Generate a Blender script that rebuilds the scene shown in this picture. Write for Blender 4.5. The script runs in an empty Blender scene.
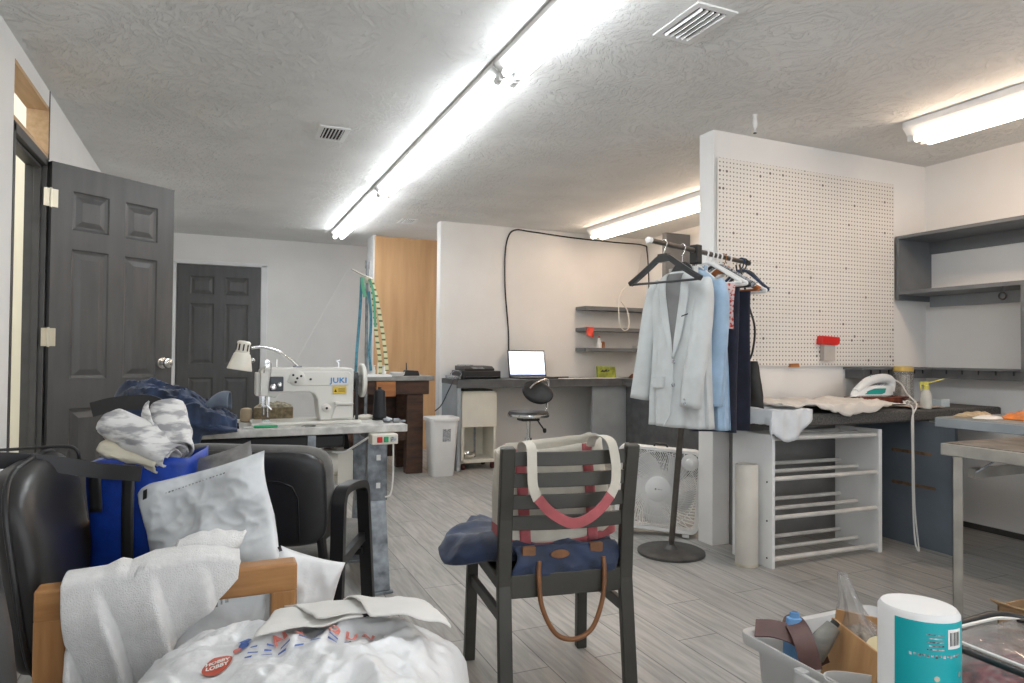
import bpy, math, random
from mathutils import Vector, Matrix, noise
PI = math.pi
S = bpy.context.scene
COL = S.collection
rng = random.Random(7)
def V(*a): return Vector(a)
def rad(a): return math.radians(a)

# ---------------------------------------------------------------- mesh builder
class MB:
    """Collects shapes; world=True on build means the vertices are given in world metres."""
    def __init__(s): s.v = []; s.f = []
    def add(s, vs, fs):
        n = len(s.v); s.v += [Vector(v) for v in vs]; s.f += [tuple(i+n for i in f) for f in fs]; return s
    def box(s, x0, x1, y0, y1, z0, z1):
        vs = [(x, y, z) for x in (x0, x1) for y in (y0, y1) for z in (z0, z1)]
        return s.add(vs, [(0,1,3,2),(4,6,7,5),(0,4,5,1),(2,3,7,6),(0,2,6,4),(1,5,7,3)])
    def obox(s, c, size, M=None):
        n = len(s.v); a, b, d = (q/2 for q in size)
        s.box(-a, a, -b, b, -d, d)
        for i in range(n, len(s.v)):
            s.v[i] = (M @ s.v[i] if M else s.v[i]) + Vector(c)
        return s
    def bar(s, p, q, w, h, up=(0,0,1)):
        p, q, up = Vector(p), Vector(q), Vector(up)
        d = (q-p).normalized(); x = d.cross(up).normalized(); u = x.cross(d)
        vs = [e + x*a*w/2 + u*b*h/2 for e in (p, q) for a, b in ((-1,-1),(1,-1),(1,1),(-1,1))]
        return s.add(vs, [(0,3,2,1),(4,5,6,7),(0,1,5,4),(1,2,6,5),(2,3,7,6),(3,0,4,7)])
    def tube(s, pts, r, n=8, closed=False, sec=None, up=None):
        pts = [Vector(p) for p in pts]; N = len(pts)
        T = []
        for i in range(N):
            a = pts[(i-1) % N] if (closed or i > 0) else pts[0]
            b = pts[(i+1) % N] if (closed or i < N-1) else pts[-1]
            t = (b-a); T.append(t.normalized() if t.length > 1e-9 else Vector((0,0,1)))
        u = Vector(up) if up is not None else (Vector((0,0,1)) if abs(T[0].z) < .9 else Vector((1,0,0)))
        vs = []; m = n if sec is None else len(sec)
        for i in range(N):
            u = Vector(up) if (up is not None and sec is not None and abs(T[i].dot(Vector(up))) < .95) else u
            u = (u - T[i]*u.dot(T[i])).normalized(); w = T[i].cross(u)
            ri = r[i] if isinstance(r, (list, tuple)) else r
            if sec is None:
                vs += [pts[i] + (u*math.cos(2*PI*k/n) + w*math.sin(2*PI*k/n))*ri for k in range(n)]
            else:
                vs += [pts[i] + (w*a + u*b)*ri for a, b in sec]
        fs = []
        for i in range(N if closed else N-1):
            j = (i+1) % N
            fs += [(i*m+k, i*m+(k+1) % m, j*m+(k+1) % m, j*m+k) for k in range(m)]
        if not closed: fs += [tuple(range(m))[::-1], tuple((N-1)*m+k for k in range(m))]
        return s.add(vs, fs)
    def lathe(s, prof, c=(0,0,0), n=24, M=None):
        vs = []; c = Vector(c); m = len(prof)
        for r, z in prof:
            for k in range(n):
                v = Vector((r*math.cos(2*PI*k/n), r*math.sin(2*PI*k/n), z)); vs.append((M @ v if M else v) + c)
        fs = [(i*n+k, i*n+(k+1) % n, (i+1)*n+(k+1) % n, (i+1)*n+k) for i in range(m-1) for k in range(n)]
        fs += [tuple(range(n))[::-1], tuple((m-1)*n+k for k in range(n))]
        return s.add(vs, fs)
    def surf(s, fn, nu, nv, cu=False, cv=False):
        vs = [fn(i/(nu if cu else nu-1), j/(nv if cv else nv-1)) for i in range(nu) for j in range(nv)]
        fs = []
        for i in range(nu if cu else nu-1):
            for j in range(nv if cv else nv-1):
                a, b = (i+1) % nu, (j+1) % nv
                fs.append((i*nv+j, a*nv+j, a*nv+b, i*nv+b))
        return s.add(vs, fs)
    def prism(s, poly, fn, d0, d1):
        """poly: 2D outline; fn(a, b, d) -> point; extruded from d0 to d1"""
        n = len(poly)
        vs = [fn(a, b, d0) for a, b in poly] + [fn(a, b, d1) for a, b in poly]
        fs = [tuple(range(n))[::-1], tuple(range(n, 2*n))] + [(i, (i+1) % n, n+(i+1) % n, n+i) for i in range(n)]
        return s.add(vs, fs)
    def xf(s, M, start=0):
        for i in range(start, len(s.v)): s.v[i] = M @ s.v[i]
        return s
    def build(s, name, m, parent=None, world=False, smooth=False, bevel=0, seg=2, subsurf=0, solid=0, ang=40, off=0):
        root = parent
        while root is not None and root.parent is not None: root = root.parent
        o0 = root.location.copy() if (root is not None and world) else Vector((0,0,0))
        me = bpy.data.meshes.new(name)
        me.from_pydata([tuple(v-o0) for v in s.v], [], s.f); me.update()
        import bmesh
        bm = bmesh.new(); bm.from_mesh(me)
        bmesh.ops.remove_doubles(bm, verts=bm.verts, dist=1e-6)
        bmesh.ops.recalc_face_normals(bm, faces=bm.faces); bm.to_mesh(me); bm.free()
        if smooth:
            me.polygons.foreach_set('use_smooth', [True]*len(me.polygons))
            if not subsurf: me.set_sharp_from_angle(angle=rad(ang))
        me.materials.append(m)
        o = bpy.data.objects.new(name, me); COL.objects.link(o)
        if parent is not None: o.parent = parent
        if solid:
            q = o.modifiers.new('solid', 'SOLIDIFY'); q.thickness = solid; q.offset = off
        if bevel:
            q = o.modifiers.new('bevel', 'BEVEL'); q.width = bevel; q.segments = seg; q.limit_method = 'ANGLE'; q.angle_limit = rad(35)
        if subsurf:
            q = o.modifiers.new('sub', 'SUBSURF'); q.levels = subsurf; q.render_levels = subsurf
        return o

def tag(o, label, cat, group=None, kind=None):
    o['label'] = label; o['category'] = cat
    if group: o['group'] = group
    if kind: o['kind'] = kind
    return o
def thing(name, label, cat, loc=(0,0,0), rz=0, group=None):
    o = bpy.data.objects.new(name, None); COL.objects.link(o)
    o.empty_display_size = .05; o.location = loc; o.rotation_euler = (0, 0, rad(rz))
    return tag(o, label, cat, group)
def solo(mb, name, label, cat, m, loc, group=None, **k):
    """a thing that is one mesh: vertices given in world metres, origin at its base"""
    L = Vector(loc)
    for i in range(len(mb.v)): mb.v[i] = mb.v[i] - L
    o = mb.build(name, m, None, **k); o.location = L
    return tag(o, label, cat, group)
def struct(o): o['kind'] = 'structure'; return o
def dup(root, loc, rz=None, label=None):
    r = root.copy(); COL.objects.link(r); r.location = loc
    if rz is not None: r.rotation_euler = (0, 0, rad(rz))
    if label: r['label'] = label
    for ch in list(root.children):
        c = ch.copy(); COL.objects.link(c); c.parent = r
        for g in list(ch.children):
            d = g.copy(); COL.objects.link(d); d.parent = c
    return r
def text_mesh(body, size, bold=0.0, shear=0.0, spacing=1.0, align='CENTER', res=2):
    """2D outline of a word as (verts, faces), centred on the origin"""
    cu = bpy.data.curves.new('t', 'FONT'); cu.body = body; cu.size = size; cu.offset = bold; cu.shear = shear
    cu.space_character = spacing; cu.align_x = align; cu.align_y = 'CENTER'; cu.resolution_u = res
    ob = bpy.data.objects.new('t', cu); COL.objects.link(ob)
    dg = bpy.context.evaluated_depsgraph_get()
    me = bpy.data.meshes.new_from_object(ob.evaluated_get(dg))
    vs = [(v.co.x, v.co.y) for v in me.vertices]; fs = [tuple(p.vertices) for p in me.polygons]
    bpy.data.objects.remove(ob); bpy.data.curves.remove(cu); bpy.data.meshes.remove(me)
    return vs, fs
def curve_pts(keys, n=8):
    """Catmull-Rom through the keys"""
    K = [Vector(k) for k in keys]; out = []
    for i in range(len(K)-1):
        a = K[i-1] if i else K[0]*2-K[1]; b, c = K[i], K[i+1]; d = K[i+2] if i+2 < len(K) else K[-1]*2-K[-2]
        for k in range(n):
            t = k/n
            out.append(.5*((2*b) + (c-a)*t + (2*a-5*b+4*c-d)*t*t + (3*b-a-3*c+d)*t**3))
    out.append(K[-1]); return out
def lerp(a, b, t): return a + (b-a)*t
def table(keys, t):
    """piecewise-linear look-up in [(t, value), ...]"""
    if t <= keys[0][0]: return keys[0][1]
    for (a, x), (b, y) in zip(keys, keys[1:]):
        if t <= b: return x + (y-x)*(t-a)/(b-a)
    return keys[-1][1]
def ridge(x, y, z=0.0, oct=3):
    a, s, f = 0.0, 1.0, 1.0
    for k in range(oct):
        a += s*(1-2*abs(noise.noise(Vector((x*f, y*f, z+k*7.3))))); s *= .5; f *= 2.1
    return a-.6
def circ(n, a, b=None): return [(a*math.cos(2*PI*k/n), (b or a)*math.sin(2*PI*k/n)) for k in range(n)]
def rrect(w, h, r, n=4):
    out = []
    for cx, cy, a0 in ((w/2-r, h/2-r, 0), (-w/2+r, h/2-r, 90), (-w/2+r, -h/2+r, 180), (w/2-r, -h/2+r, 270)):
        out += [(cx+r*math.cos(rad(a0+90*k/n)), cy+r*math.sin(rad(a0+90*k/n))) for k in range(n+1)]
    return out

# ---------------------------------------------------------------- materials
def nt(m):
    m.use_nodes = True; t = m.node_tree; return t, t.nodes, t.links, t.nodes['Principled BSDF']
def mat(name, col, rough=.6, metal=0.0, var=.08, scale=6, bump=0.0, bscale=80, bdist=.002, coat=0.0, trans=0.0, alpha=1.0,
        stretch=(1,1,1), col2=None, vdetail=4, sub=0.0, spec=None, sheen=0.0, bdet=3, contrast=(.3,.7)):
    m = bpy.data.materials.new(name); t, N, L, P = nt(m)
    P.inputs['Roughness'].default_value = rough; P.inputs['Metallic'].default_value = metal
    P.inputs['Coat Weight'].default_value = coat; P.inputs['Transmission Weight'].default_value = trans
    P.inputs['Alpha'].default_value = alpha; P.inputs['Sheen Weight'].default_value = sheen
    if spec is not None: P.inputs['Specular IOR Level'].default_value = spec
    tc = N.new('ShaderNodeTexCoord'); mp = N.new('ShaderNodeMapping'); mp.inputs['Scale'].default_value = stretch
    L.new(tc.outputs['Object'], mp.inputs['Vector'])
    if var or col2:
        nz = N.new('ShaderNodeTexNoise'); nz.inputs['Scale'].default_value = scale; nz.inputs['Detail'].default_value = vdetail
        L.new(mp.outputs['Vector'], nz.inputs['Vector'])
        rp = N.new('ShaderNodeValToRGB'); e = rp.color_ramp.elements
        c2 = col2 or tuple(max(0, c*(1-var*2)) for c in col)
        e[0].position, e[1].position = contrast
        e[0].color = (*c2, 1); e[1].color = (*(tuple(min(1, c*(1+var*.5)) for c in col) if not col2 else col), 1)
        L.new(nz.outputs['Fac'], rp.inputs['Fac']); L.new(rp.outputs['Color'], P.inputs['Base Color'])
    else: P.inputs['Base Color'].default_value = (*col, 1)
    if bump:
        bz = N.new('ShaderNodeTexNoise'); bz.inputs['Scale'].default_value = bscale; bz.inputs['Detail'].default_value = bdet
        L.new(mp.outputs['Vector'], bz.inputs['Vector'])
        b = N.new('ShaderNodeBump'); b.inputs['Strength'].default_value = bump; b.inputs['Distance'].default_value = bdist
        L.new(bz.outputs['Fac'], b.inputs['Height']); L.new(b.outputs['Normal'], P.inputs['Normal'])
    return m
def emit(name, col, s):
    m = bpy.data.materials.new(name); t, N, L, P = nt(m)
    P.inputs['Base Color'].default_value = (*col, 1); P.inputs['Emission Color'].default_value = (*col, 1); P.inputs['Emission Strength'].default_value = s
    return m
def wood(name, c1, c2, scale=3, stretch=(1, 12, 12), rough=.45, bump=.15):
    m = mat(name, c1, rough, var=.1, scale=scale, stretch=stretch, col2=c2, vdetail=6, contrast=(.3, .7), bump=bump, bscale=scale*6, bdist=.001)
    return m
def weave(name, col, scale=300, rough=.85, var=.06, bump=.3, col2=None):
    m = mat(name, col, rough, var=var, scale=14, bump=0, col2=col2, sheen=.2); t, N, L, P = nt(m)
    tc = N.new('ShaderNodeTexCoord'); hs = []
    for ax in ('X', 'Z'):
        w = N.new('ShaderNodeTexWave'); w.bands_direction = ax; w.inputs['Scale'].default_value = scale/2; w.inputs['Distortion'].default_value = 1.5
        L.new(tc.outputs['Object'], w.inputs['Vector']); hs.append(w)
    ad = N.new('ShaderNodeMath'); ad.operation = 'ADD'; L.new(hs[0].outputs['Fac'], ad.inputs[0]); L.new(hs[1].outputs['Fac'], ad.inputs[1])
    b = N.new('ShaderNodeBump'); b.inputs['Strength'].default_value = bump; b.inputs['Distance'].default_value = .001
    L.new(ad.outputs[0], b.inputs['Height']); L.new(b.outputs['Normal'], P.inputs['Normal'])
    return m

M = {}
M['wall'] = mat('painted wall', (.84, .83, .81), .75, var=.025, scale=2.5, bump=.12, bscale=60, bdist=.003)
M['wall_cream'] = mat('cream wall', (.78, .74, .62), .8, var=.02, bump=.1, bscale=60)
M['white_paint'] = mat('white gloss paint', (.80, .81, .81), .45, var=.03, scale=5)
M['grey_paint'] = mat('grey paint', (.155, .165, .175), .5, var=.12, scale=4, bump=.1, bscale=50)
M['grey_light'] = mat('light grey paint', (.36, .40, .43), .45, var=.1, scale=4)
M['blue_grey'] = mat('blue grey paint', (.14, .17, .205), .5, var=.12, scale=4)
M['door'] = mat('charcoal door paint', (.085, .084, .084), .40, var=.12, scale=3, stretch=(6, 6, 1), bump=.12, bscale=30)
M['frame_dark'] = mat('dark frame paint', (.068, .065, .062), .5, var=.15, scale=8)
M['raw_wood'] = wood('raw pine', (.62, .44, .27), (.50, .33, .18), 4, (10, 1, 10), .7)
M['chrome'] = mat('chrome', (.72, .72, .72), .18, 1.0, var=.05)
M['steel'] = mat('galvanised steel', (.34, .37, .40), .42, .8, var=.3, scale=20, vdetail=6)
M['brass'] = mat('worn pale metal', (.66, .62, .50), .4, .7, var=.1)
M['black_metal'] = mat('black metal', (.018, .018, .019), .4, .3, var=.1)
M['black_plastic'] = mat('black plastic', (.018, .018, .019), .38, var=.1, scale=20)
M['white_plastic'] = mat('white plastic', (.80, .80, .79), .35, var=.03)
M['cream_plastic'] = mat('cream enamel', (.74, .71, .62), .35, var=.04)
M['white_metal'] = mat('white enamel', (.83, .83, .82), .35, var=.02)
M['tube_cool'] = emit('cool lamp glow', (.93, .97, 1.0), 20)
M['tube_warm'] = emit('warm lamp glow', (1.0, .78, .60), 18)
M['vent_dark'] = mat('duct dark', (.015, .015, .015), .9, var=0)

def ceiling_mat():
    m = mat('stomped plaster ceiling', (.80, .80, .78), .85, var=.05, scale=2.2); t, N, L, P = nt(m)
    tc = N.new('ShaderNodeTexCoord')
    d = N.new('ShaderNodeTexNoise'); d.inputs['Scale'].default_value = 1.6; d.inputs['Detail'].default_value = 3
    L.new(tc.outputs['Object'], d.inputs['Vector'])
    mx = N.new('ShaderNodeMixRGB'); mx.blend_type = 'ADD'; mx.inputs['Fac'].default_value = .9
    L.new(tc.outputs['Object'], mx.inputs['Color1']); L.new(d.outputs['Color'], mx.inputs['Color2'])
    outs = []
    for rot, sc_, st in ((.5, 42, .34), (-.75, 34, .40)):       # brush strokes in two directions
        mp = N.new('ShaderNodeMapping'); mp.inputs['Scale'].default_value = (1, st, 1); mp.inputs['Rotation'].default_value = (0, 0, rot)
        L.new(mx.outputs['Color'], mp.inputs['Vector'])
        a = N.new('ShaderNodeTexNoise'); a.inputs['Scale'].default_value = sc_; a.inputs['Detail'].default_value = 6; a.inputs['Roughness'].default_value = .68; a.inputs['Distortion'].default_value = .35
        L.new(mp.outputs['Vector'], a.inputs['Vector'])
        rp = N.new('ShaderNodeValToRGB'); rp.color_ramp.elements[0].position = .50; rp.color_ramp.elements[1].position = .66
        L.new(a.outputs['Fac'], rp.inputs['Fac']); outs.append(rp)
    k = N.new('ShaderNodeTexNoise'); k.inputs['Scale'].default_value = 3.4; k.inputs['Detail'].default_value = 3
    L.new(tc.outputs['Object'], k.inputs['Vector'])
    kr = N.new('ShaderNodeValToRGB'); kr.color_ramp.elements[0].position = .44; kr.color_ramp.elements[1].position = .56; L.new(k.outputs['Fac'], kr.inputs['Fac'])
    m2 = N.new('ShaderNodeMixRGB'); L.new(kr.outputs['Color'], m2.inputs['Fac']); L.new(outs[0].outputs['Color'], m2.inputs['Color1']); L.new(outs[1].outputs['Color'], m2.inputs['Color2'])
    b = N.new('ShaderNodeBump'); b.inputs['Strength'].default_value = .7; b.inputs['Distance'].default_value = .0088
    L.new(m2.outputs['Color'], b.inputs['Height']); L.new(b.outputs['Normal'], P.inputs['Normal'])
    return m
M['ceiling'] = ceiling_mat()
def floor_mat():
    m = mat('grey wood-look planks', (.3, .3, .3), .42, var=0); t, N, L, P = nt(m)
    tc = N.new('ShaderNodeTexCoord'); mp = N.new('ShaderNodeMapping')
    mp.inputs['Rotation'].default_value = (0, 0, rad(90)); mp.inputs['Location'].default_value = (.28, .028, 0)
    L.new(tc.outputs['Object'], mp.inputs['Vector'])
    br = N.new('ShaderNodeTexBrick'); br.offset = .35; br.inputs['Scale'].default_value = 1; br.inputs['Brick Width'].default_value = .92
    br.inputs['Row Height'].default_value = .185; br.inputs['Mortar Size'].default_value = .0022; br.inputs['Mortar Smooth'].default_value = .2
    br.inputs['Color1'].default_value = (.33, .322, .305, 1); br.inputs['Color2'].default_value = (.41, .40, .38, 1); br.inputs['Mortar'].default_value = (.13, .13, .125, 1)
    L.new(mp.outputs['Vector'], br.inputs['Vector'])
    m2 = N.new('ShaderNodeMapping'); m2.inputs['Scale'].default_value = (14, 1.2, 1); L.new(tc.outputs['Object'], m2.inputs['Vector'])
    g = N.new('ShaderNodeTexNoise'); g.inputs['Scale'].default_value = 3.2; g.inputs['Detail'].default_value = 7; g.inputs['Distortion'].default_value = .7
    L.new(m2.outputs['Vector'], g.inputs['Vector'])
    rp = N.new('ShaderNodeValToRGB'); rp.color_ramp.elements[0].position = .3; rp.color_ramp.elements[0].color = (.68, .68, .68, 1)
    rp.color_ramp.elements[1].position = .7; rp.color_ramp.elements[1].color = (1.15, 1.15, 1.15, 1)
    L.new(g.outputs['Fac'], rp.inputs['Fac'])
    mu = N.new('ShaderNodeMixRGB'); mu.blend_type = 'MULTIPLY'; mu.inputs['Fac'].default_value = 1
    L.new(br.outputs['Color'], mu.inputs['Color1']); L.new(rp.outputs['Color'], mu.inputs['Color2']); L.new(mu.outputs['Color'], P.inputs['Base Color'])
    b = N.new('ShaderNodeBump'); b.inputs['Strength'].default_value = .5; b.inputs['Distance'].default_value = .002; b.invert = True
    L.new(br.outputs['Fac'], b.inputs['Height']); L.new(b.outputs['Normal'], P.inputs['Normal'])
    return m
M['floor'] = floor_mat()

# ---------------------------------------------------------------- camera, world
cam = bpy.data.cameras.new('camera'); co = bpy.data.objects.new('camera', cam); COL.objects.link(co); S.camera = co
cam.sensor_width = 36; cam.lens = 674.5/1024*36; cam.clip_start = .05; cam.clip_end = 60
co.location = (0, 0, 1.092)
co.rotation_euler = (Matrix.Rotation(rad(-23.7), 3, 'Z') @ Matrix.Rotation(rad(91.03), 3, 'X') @ Matrix.Rotation(rad(.49), 3, 'Z')).to_euler()
w = bpy.data.worlds.new('daylight'); S.world = w; w.use_nodes = True
w.node_tree.nodes['Background'].inputs['Color'].default_value = (.93, .96, 1.0, 1)
w.node_tree.nodes['Background'].inputs['Strength'].default_value = 1.8
S.view_settings.view_transform = 'Standard'; S.view_settings.look = 'None'; S.view_settings.gamma = 1
S.view_settings.use_curve_mapping = False; S.view_settings.exposure = 0.15
S.cycles.max_bounces = 8; S.cycles.diffuse_bounces = 5; S.cycles.glossy_bounces = 4; S.cycles.transmission_bounces = 6; S.cycles.transparent_max_bounces = 12
S.cycles.use_denoising = True; S.cycles.sample_clamp_indirect = 6

# ---------------------------------------------------------------- the room
H = 2.4
XL, XR, YB, YM, YP, XP = -.79, 4.45, 8.33, 6.38, 3.09, 2.62
struct(MB().box(-2.6, 4.65, -1.8, 8.6, -.1, 0).build('floor', M['floor']))
struct(MB().box(XL-.12, 4.65, -1.8, 8.6, H, H+.1).build('ceiling', M['ceiling']))
D0, D1 = 3.415, 4.045
wl = MB()
wl.box(XL-.09, XL, -1.8, D0, 0, H).box(XL-.09, XL, D1, 8.45, 0, H).box(XL-.09, XL, D0, D1, 2.313, H)
struct(wl.build('wall_left', M['wall']))
struct(MB().box(XL-.13, 4.65, YB, YB+.12, 0, H).build('wall_back', M['wall']))
struct(MB().box(2.02, XR+.12, YM, YM+.12, 0, H).build('wall_middle', M['wall'], bevel=.004))
struct(MB().box(XP, XR+.02, YP, YP+.125, 0, H).build('wall_partition', M['wall'], bevel=.004))
struct(MB().box(XR, XR+.12, -1.8, YM+.1, 0, H).build('wall_right', M['wall']))
struct(MB().box(-2.6, XL-.09, 5.05, 5.15, 0, 3.6).box(-2.7, -2.6, -1.8, 5.15, 0, 3.6).build('wall_hall', M['wall_cream']))
# plywood closet front and its white return
struct(MB().box(1.585, 1.62, 7.46, 7.80, 0, H-.0).build('trim_1', M['white_paint']))
M['ply'] = wood('orange plywood', (.66, .40, .20), (.56, .32, .15), 2.2, (7, 7, .7), .5, .05)
ply = MB().box(1.60, 2.75, 7.44, 7.46, 0, 2.385)
struct(ply.build('wall_plywood', M['ply']))
# skirting under the right wall and on the partition
struct(MB().box(XR-.012, XR, -1.8, YP, 0, .035).build('baseboard_right', M['frame_dark']))
# dark door frame, pine-lined opening above it
fr = MB()
fr.box(XL-.09, XL+.004, D1-.03, D1, 0, 2.05).box(XL-.09, XL+.004, D0, D0+.03, 0, 2.05).box(XL-.09, XL+.004, D0, D1, 2.01, 2.055)
fr.box(XL-.05, XL-.02, D1-.045, D1-.03, 0, 2.01).box(XL-.05, XL-.02, D0, D1, 1.995, 2.01)
struct(fr.build('trim_2', M['frame_dark'], bevel=.003))
rw = MB()
rw.box(XL-.09, XL+.002, D1-.02, D1, 2.055, 2.313).box(XL-.09, XL+.002, D0, D1, 2.293, 2.313).box(XL-.09, XL+.002, D0, D1, 2.055, 2.075)
struct(rw.build('trim_3', M['raw_wood']))
# cut end of the drywall beyond the door: a thin dark seam
struct(MB().box(XL-.002, XL+.004, D1+.005, D1+.012, 2.05, H).build('trim_4', M['frame_dark']))

def six_panel(mb_w, mb_h, t=.035):
    """six-panel door leaf in local x (0..w), z (0..h), y (0..t): every panel a moulded recess with a raised field"""
    w, h = mb_w, mb_h; m = MB()
    st, mid = .115*w/.76, .10*w/.76; pw = (w-2*st-mid)/2
    xs = [(st, st+pw), (st+pw+mid, w-st)]
    zs = [(.22, .78), (.93, 1.60), (1.70, 1.90)]
    zs = [(a*h/2.03, b*h/2.03) for a, b in zs]
    X = [0, xs[0][0], xs[0][1], xs[1][0], xs[1][1], w]; Z = [0] + [q for p in zs for q in p] + [h]
    for face, y0, sg in ((0, 0.0, 1), (1, t, -1)):
        for i in range(5):
            for j in range(len(Z)-1):
                a, b, c, d = X[i], X[i+1], Z[j], Z[j+1]
                if i in (1, 3) and j in (1, 3, 5):
                    rings = [(0, 0), (.006, .007), (.018, .010), (.022, .010), (.050, .002)]
                    vs = []; fs = []
                    for ins, dep in rings:
                        vs += [(a+ins, y0+sg*dep, c+ins), (b-ins, y0+sg*dep, c+ins), (b-ins, y0+sg*dep, d-ins), (a+ins, y0+sg*dep, d-ins)]
                    for k in range(len(rings)-1):
                        fs += [(k*4+q, k*4+(q+1) % 4, k*4+4+(q+1) % 4, k*4+4+q) for q in range(4)]
                    fs.append(tuple((len(rings)-1)*4+q for q in range(4)))
                    m.add(vs, fs)
                else: m.add([(a, y0, c), (b, y0, c), (b, y0, d), (a, y0, d)], [(0,1,2,3)])
    m.add([(0,0,0),(w,0,0),(w,t,0),(0,t,0),(0,0,h),(w,0,h),(w,t,h),(0,t,h)], [(0,1,2,3),(4,7,6,5),(0,3,7,4),(1,5,6,2)])
    return m
def knob(mb, p, d, out=.055):
    p, d = Vector(p), Vector(d).normalized(); q = d.to_track_quat('Z', 'Y').to_matrix()
    mb.lathe([(.032, 0), (.032, .006), (.013, .010), (.012, .028), (.022, .036), (.029, .048), (.027, .060), (.014, .066), (.001, .067)], p, 20, q)
# open door on the left wall
lw = .675
d1 = six_panel(lw, 2.03).build('door_1', M['door']); struct(d1)
d1.location = (-.765, 4.015, .01); d1.rotation_euler = (0, 0, rad(38.5))
kb = MB(); knob(kb, (lw-.06, 0, 1.01), (0, -1, 0)); knob(kb, (lw-.06, .035, 1.01), (0, 1, 0)); kb.build('door_knob', M['chrome'], d1, smooth=True)
MB().box(lw-.0005, lw+.0015, .006, .029, .98, 1.04).build('latch_plate', M['brass'], d1)
for z in (.28, 1.10, 1.80):
    hb = MB().box(-.001, .03, -.0025, 0, z, z+.09); hb.tube([(-.006, -.004, z-.004), (-.006, -.004, z+.094)], .006, 10)
    hb.box(-.038, -.004, -.004, -.0015, z, z+.09)
    for k in range(3): hb.box(-.026-.004*(k % 2), -.022-.004*(k % 2), -.0055, -.004, z+.015+.03*k, z+.019+.03*k)
    hb.build('hinge', M['brass'], d1, smooth=True)
# closed door at the back with its casing
d2 = six_panel(.87, 2.05).build('door_2', M['door']); struct(d2); d2.location = (-.405, YB-.045, .008)
kb = MB(); knob(kb, (.79, 0, .98), (0, -1, 0)); kb.build('door_knob', M['chrome'], d2, smooth=True)
cs = MB().box(.467, .535, YB-.055, YB, 0, 2.085).box(-.48, -.41, YB-.055, YB, 0, 2.085).box(-.48, .535, YB-.055, YB, 2.062, 2.10)
struct(cs.build('trim_5', M['white_paint'], bevel=.004))

# ---------------------------------------------------------------- ceiling fixtures
def lamp_fixture(x, y0, y1, label, glow, wid=.20, deep=.075, gap=.055):
    xc = x + wid/2
    t = thing('ceiling_light', label, 'ceiling light', (xc, (y0+y1)/2, H-.1), 0, 'fluorescent ceiling lights')
    h = MB(); sec = [(-wid/2, 0), (-wid/2, -deep*.45), (-wid*.30, -deep), (wid*.30, -deep), (wid/2, -deep*.45), (wid/2, 0)]
    h.prism(sec, lambda a, b, d: (xc+a, d, H-.001+b), y0, y1)
    h.build('housing', M['white_metal'], t, world=True, bevel=.002)
    for sx in (-1, 1):
        tb = MB(); px = xc+sx*gap; pz = H-deep-.022
        tb.tube([(px, y0+.04, pz), (px, y1-.04, pz)], .019, 14); tb.build('tube', glow, t, world=True, smooth=True)
        for ye, s2 in ((y0, 1), (y1, -1)):
            e = MB().box(px-.013, px+.013, min(ye, ye+s2*.03), max(ye, ye+s2*.03), pz-.012, H-deep+.002)
            e.tube([(px, ye+s2*.028, pz), (px, ye+s2*.045, pz)], .0205, 14)
            e.build('lamp_holder', M['white_plastic'], t, world=True, bevel=.003)
    for ye in (y0, y1):
        MB().prism([(a*1.0, b) for a, b in sec], lambda a, b, d: (xc+a, d, H-.001+b), ye-.004, ye+.004).build('end_cap', M['white_metal'], t, world=True)
    return t
lamp_fixture(1.115, 5.235, 7.42, 'bare twin-tube ceiling light above the far door, farthest of the three in line', M['tube_cool'], .15, .048, .036)
lamp_fixture(1.115, 2.78, 5.215, 'bare twin-tube ceiling light over the sewing table, middle of the three in line', M['tube_cool'], .15, .048, .036)
lamp_fixture(1.115, .33, 2.76, 'bare twin-tube ceiling light running out of the top edge, nearest of the three in line', M['tube_cool'], .15, .048, .036)
hl = bpy.data.lights.new('hall_fill', 'POINT'); hl.energy = 14; hl.color = (1, .93, .8); hl.shadow_soft_size = .12  # added unseen fill light that brightens the hall wall, no real fixture
ho = bpy.data.objects.new('hall_fill', hl); COL.objects.link(ho); ho.location = (-1.75, 3.9, 2.25)
lamp_fixture(3.50, 3.66, 6.07, 'warm twin-tube ceiling light behind the white partition, above the laptop corner', M['tube_warm'])
lamp_fixture(3.49, .10, 2.55, 'warm twin-tube ceiling light in front of the pegboard, above the right counter', M['tube_warm'])

def vent(x0, x1, y0, y1, n, along_y, label):
    t = thing('ceiling_vent', label, 'air vent', ((x0+x1)/2, (y0+y1)/2, H-.012), 0, 'ceiling air vents')
    f = MB(); b = .028
    f.box(x0, x1, y0, y0+b, H-.008, H).box(x0, x1, y1-b, y1, H-.008, H).box(x0, x0+b, y0+b, y1-b, H-.008, H).box(x1-b, x1, y0+b, y1-b, H-.008, H)
    f.build('frame', M['white_metal'], t, world=True, bevel=.002)
    MB().box(x0+b, x1-b, y0+b, y1-b, H-.002, H-.0005).build('duct', M['vent_dark'], t, world=True)
    s = MB()
    for k in range(n):
        q = (k+.5)/n
        if along_y:
            x = lerp(x0+b, x1-b, q); s.bar((x, y0+b, H-.008), (x, y1-b, H-.008), .013 if n < 6 else .009, .0015, up=(.93, 0, .37))
        else:
            y = lerp(y0+b, y1-b, q); s.bar((x0+b, y, H-.008), (x1-b, y, H-.008), .015, .0015, up=(0, .6, .8))
    s.build('louvres', M['white_metal'], t, world=True)
vent(1.61, 1.80, 1.985, 2.27, 5, True, 'white louvred ceiling vent at the top edge, right of the long light row')
vent(.53, .705, 3.975, 4.24, 6, True, 'small louvred ceiling vent left of the long light row, above the sewing machine')
vent(1.645, 1.81, 6.40, 6.65, 6, True, 'distant ceiling vent beside the far end of the long light row')
hk = MB(); hk.lathe([(.004, 0), (.004, .02), (.0125, .035), (.0135, .06), (.010, .075), (.011, .09), (.016, .094), (.016, .098)], (2.664, 2.809, 2.302), 12)
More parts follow.
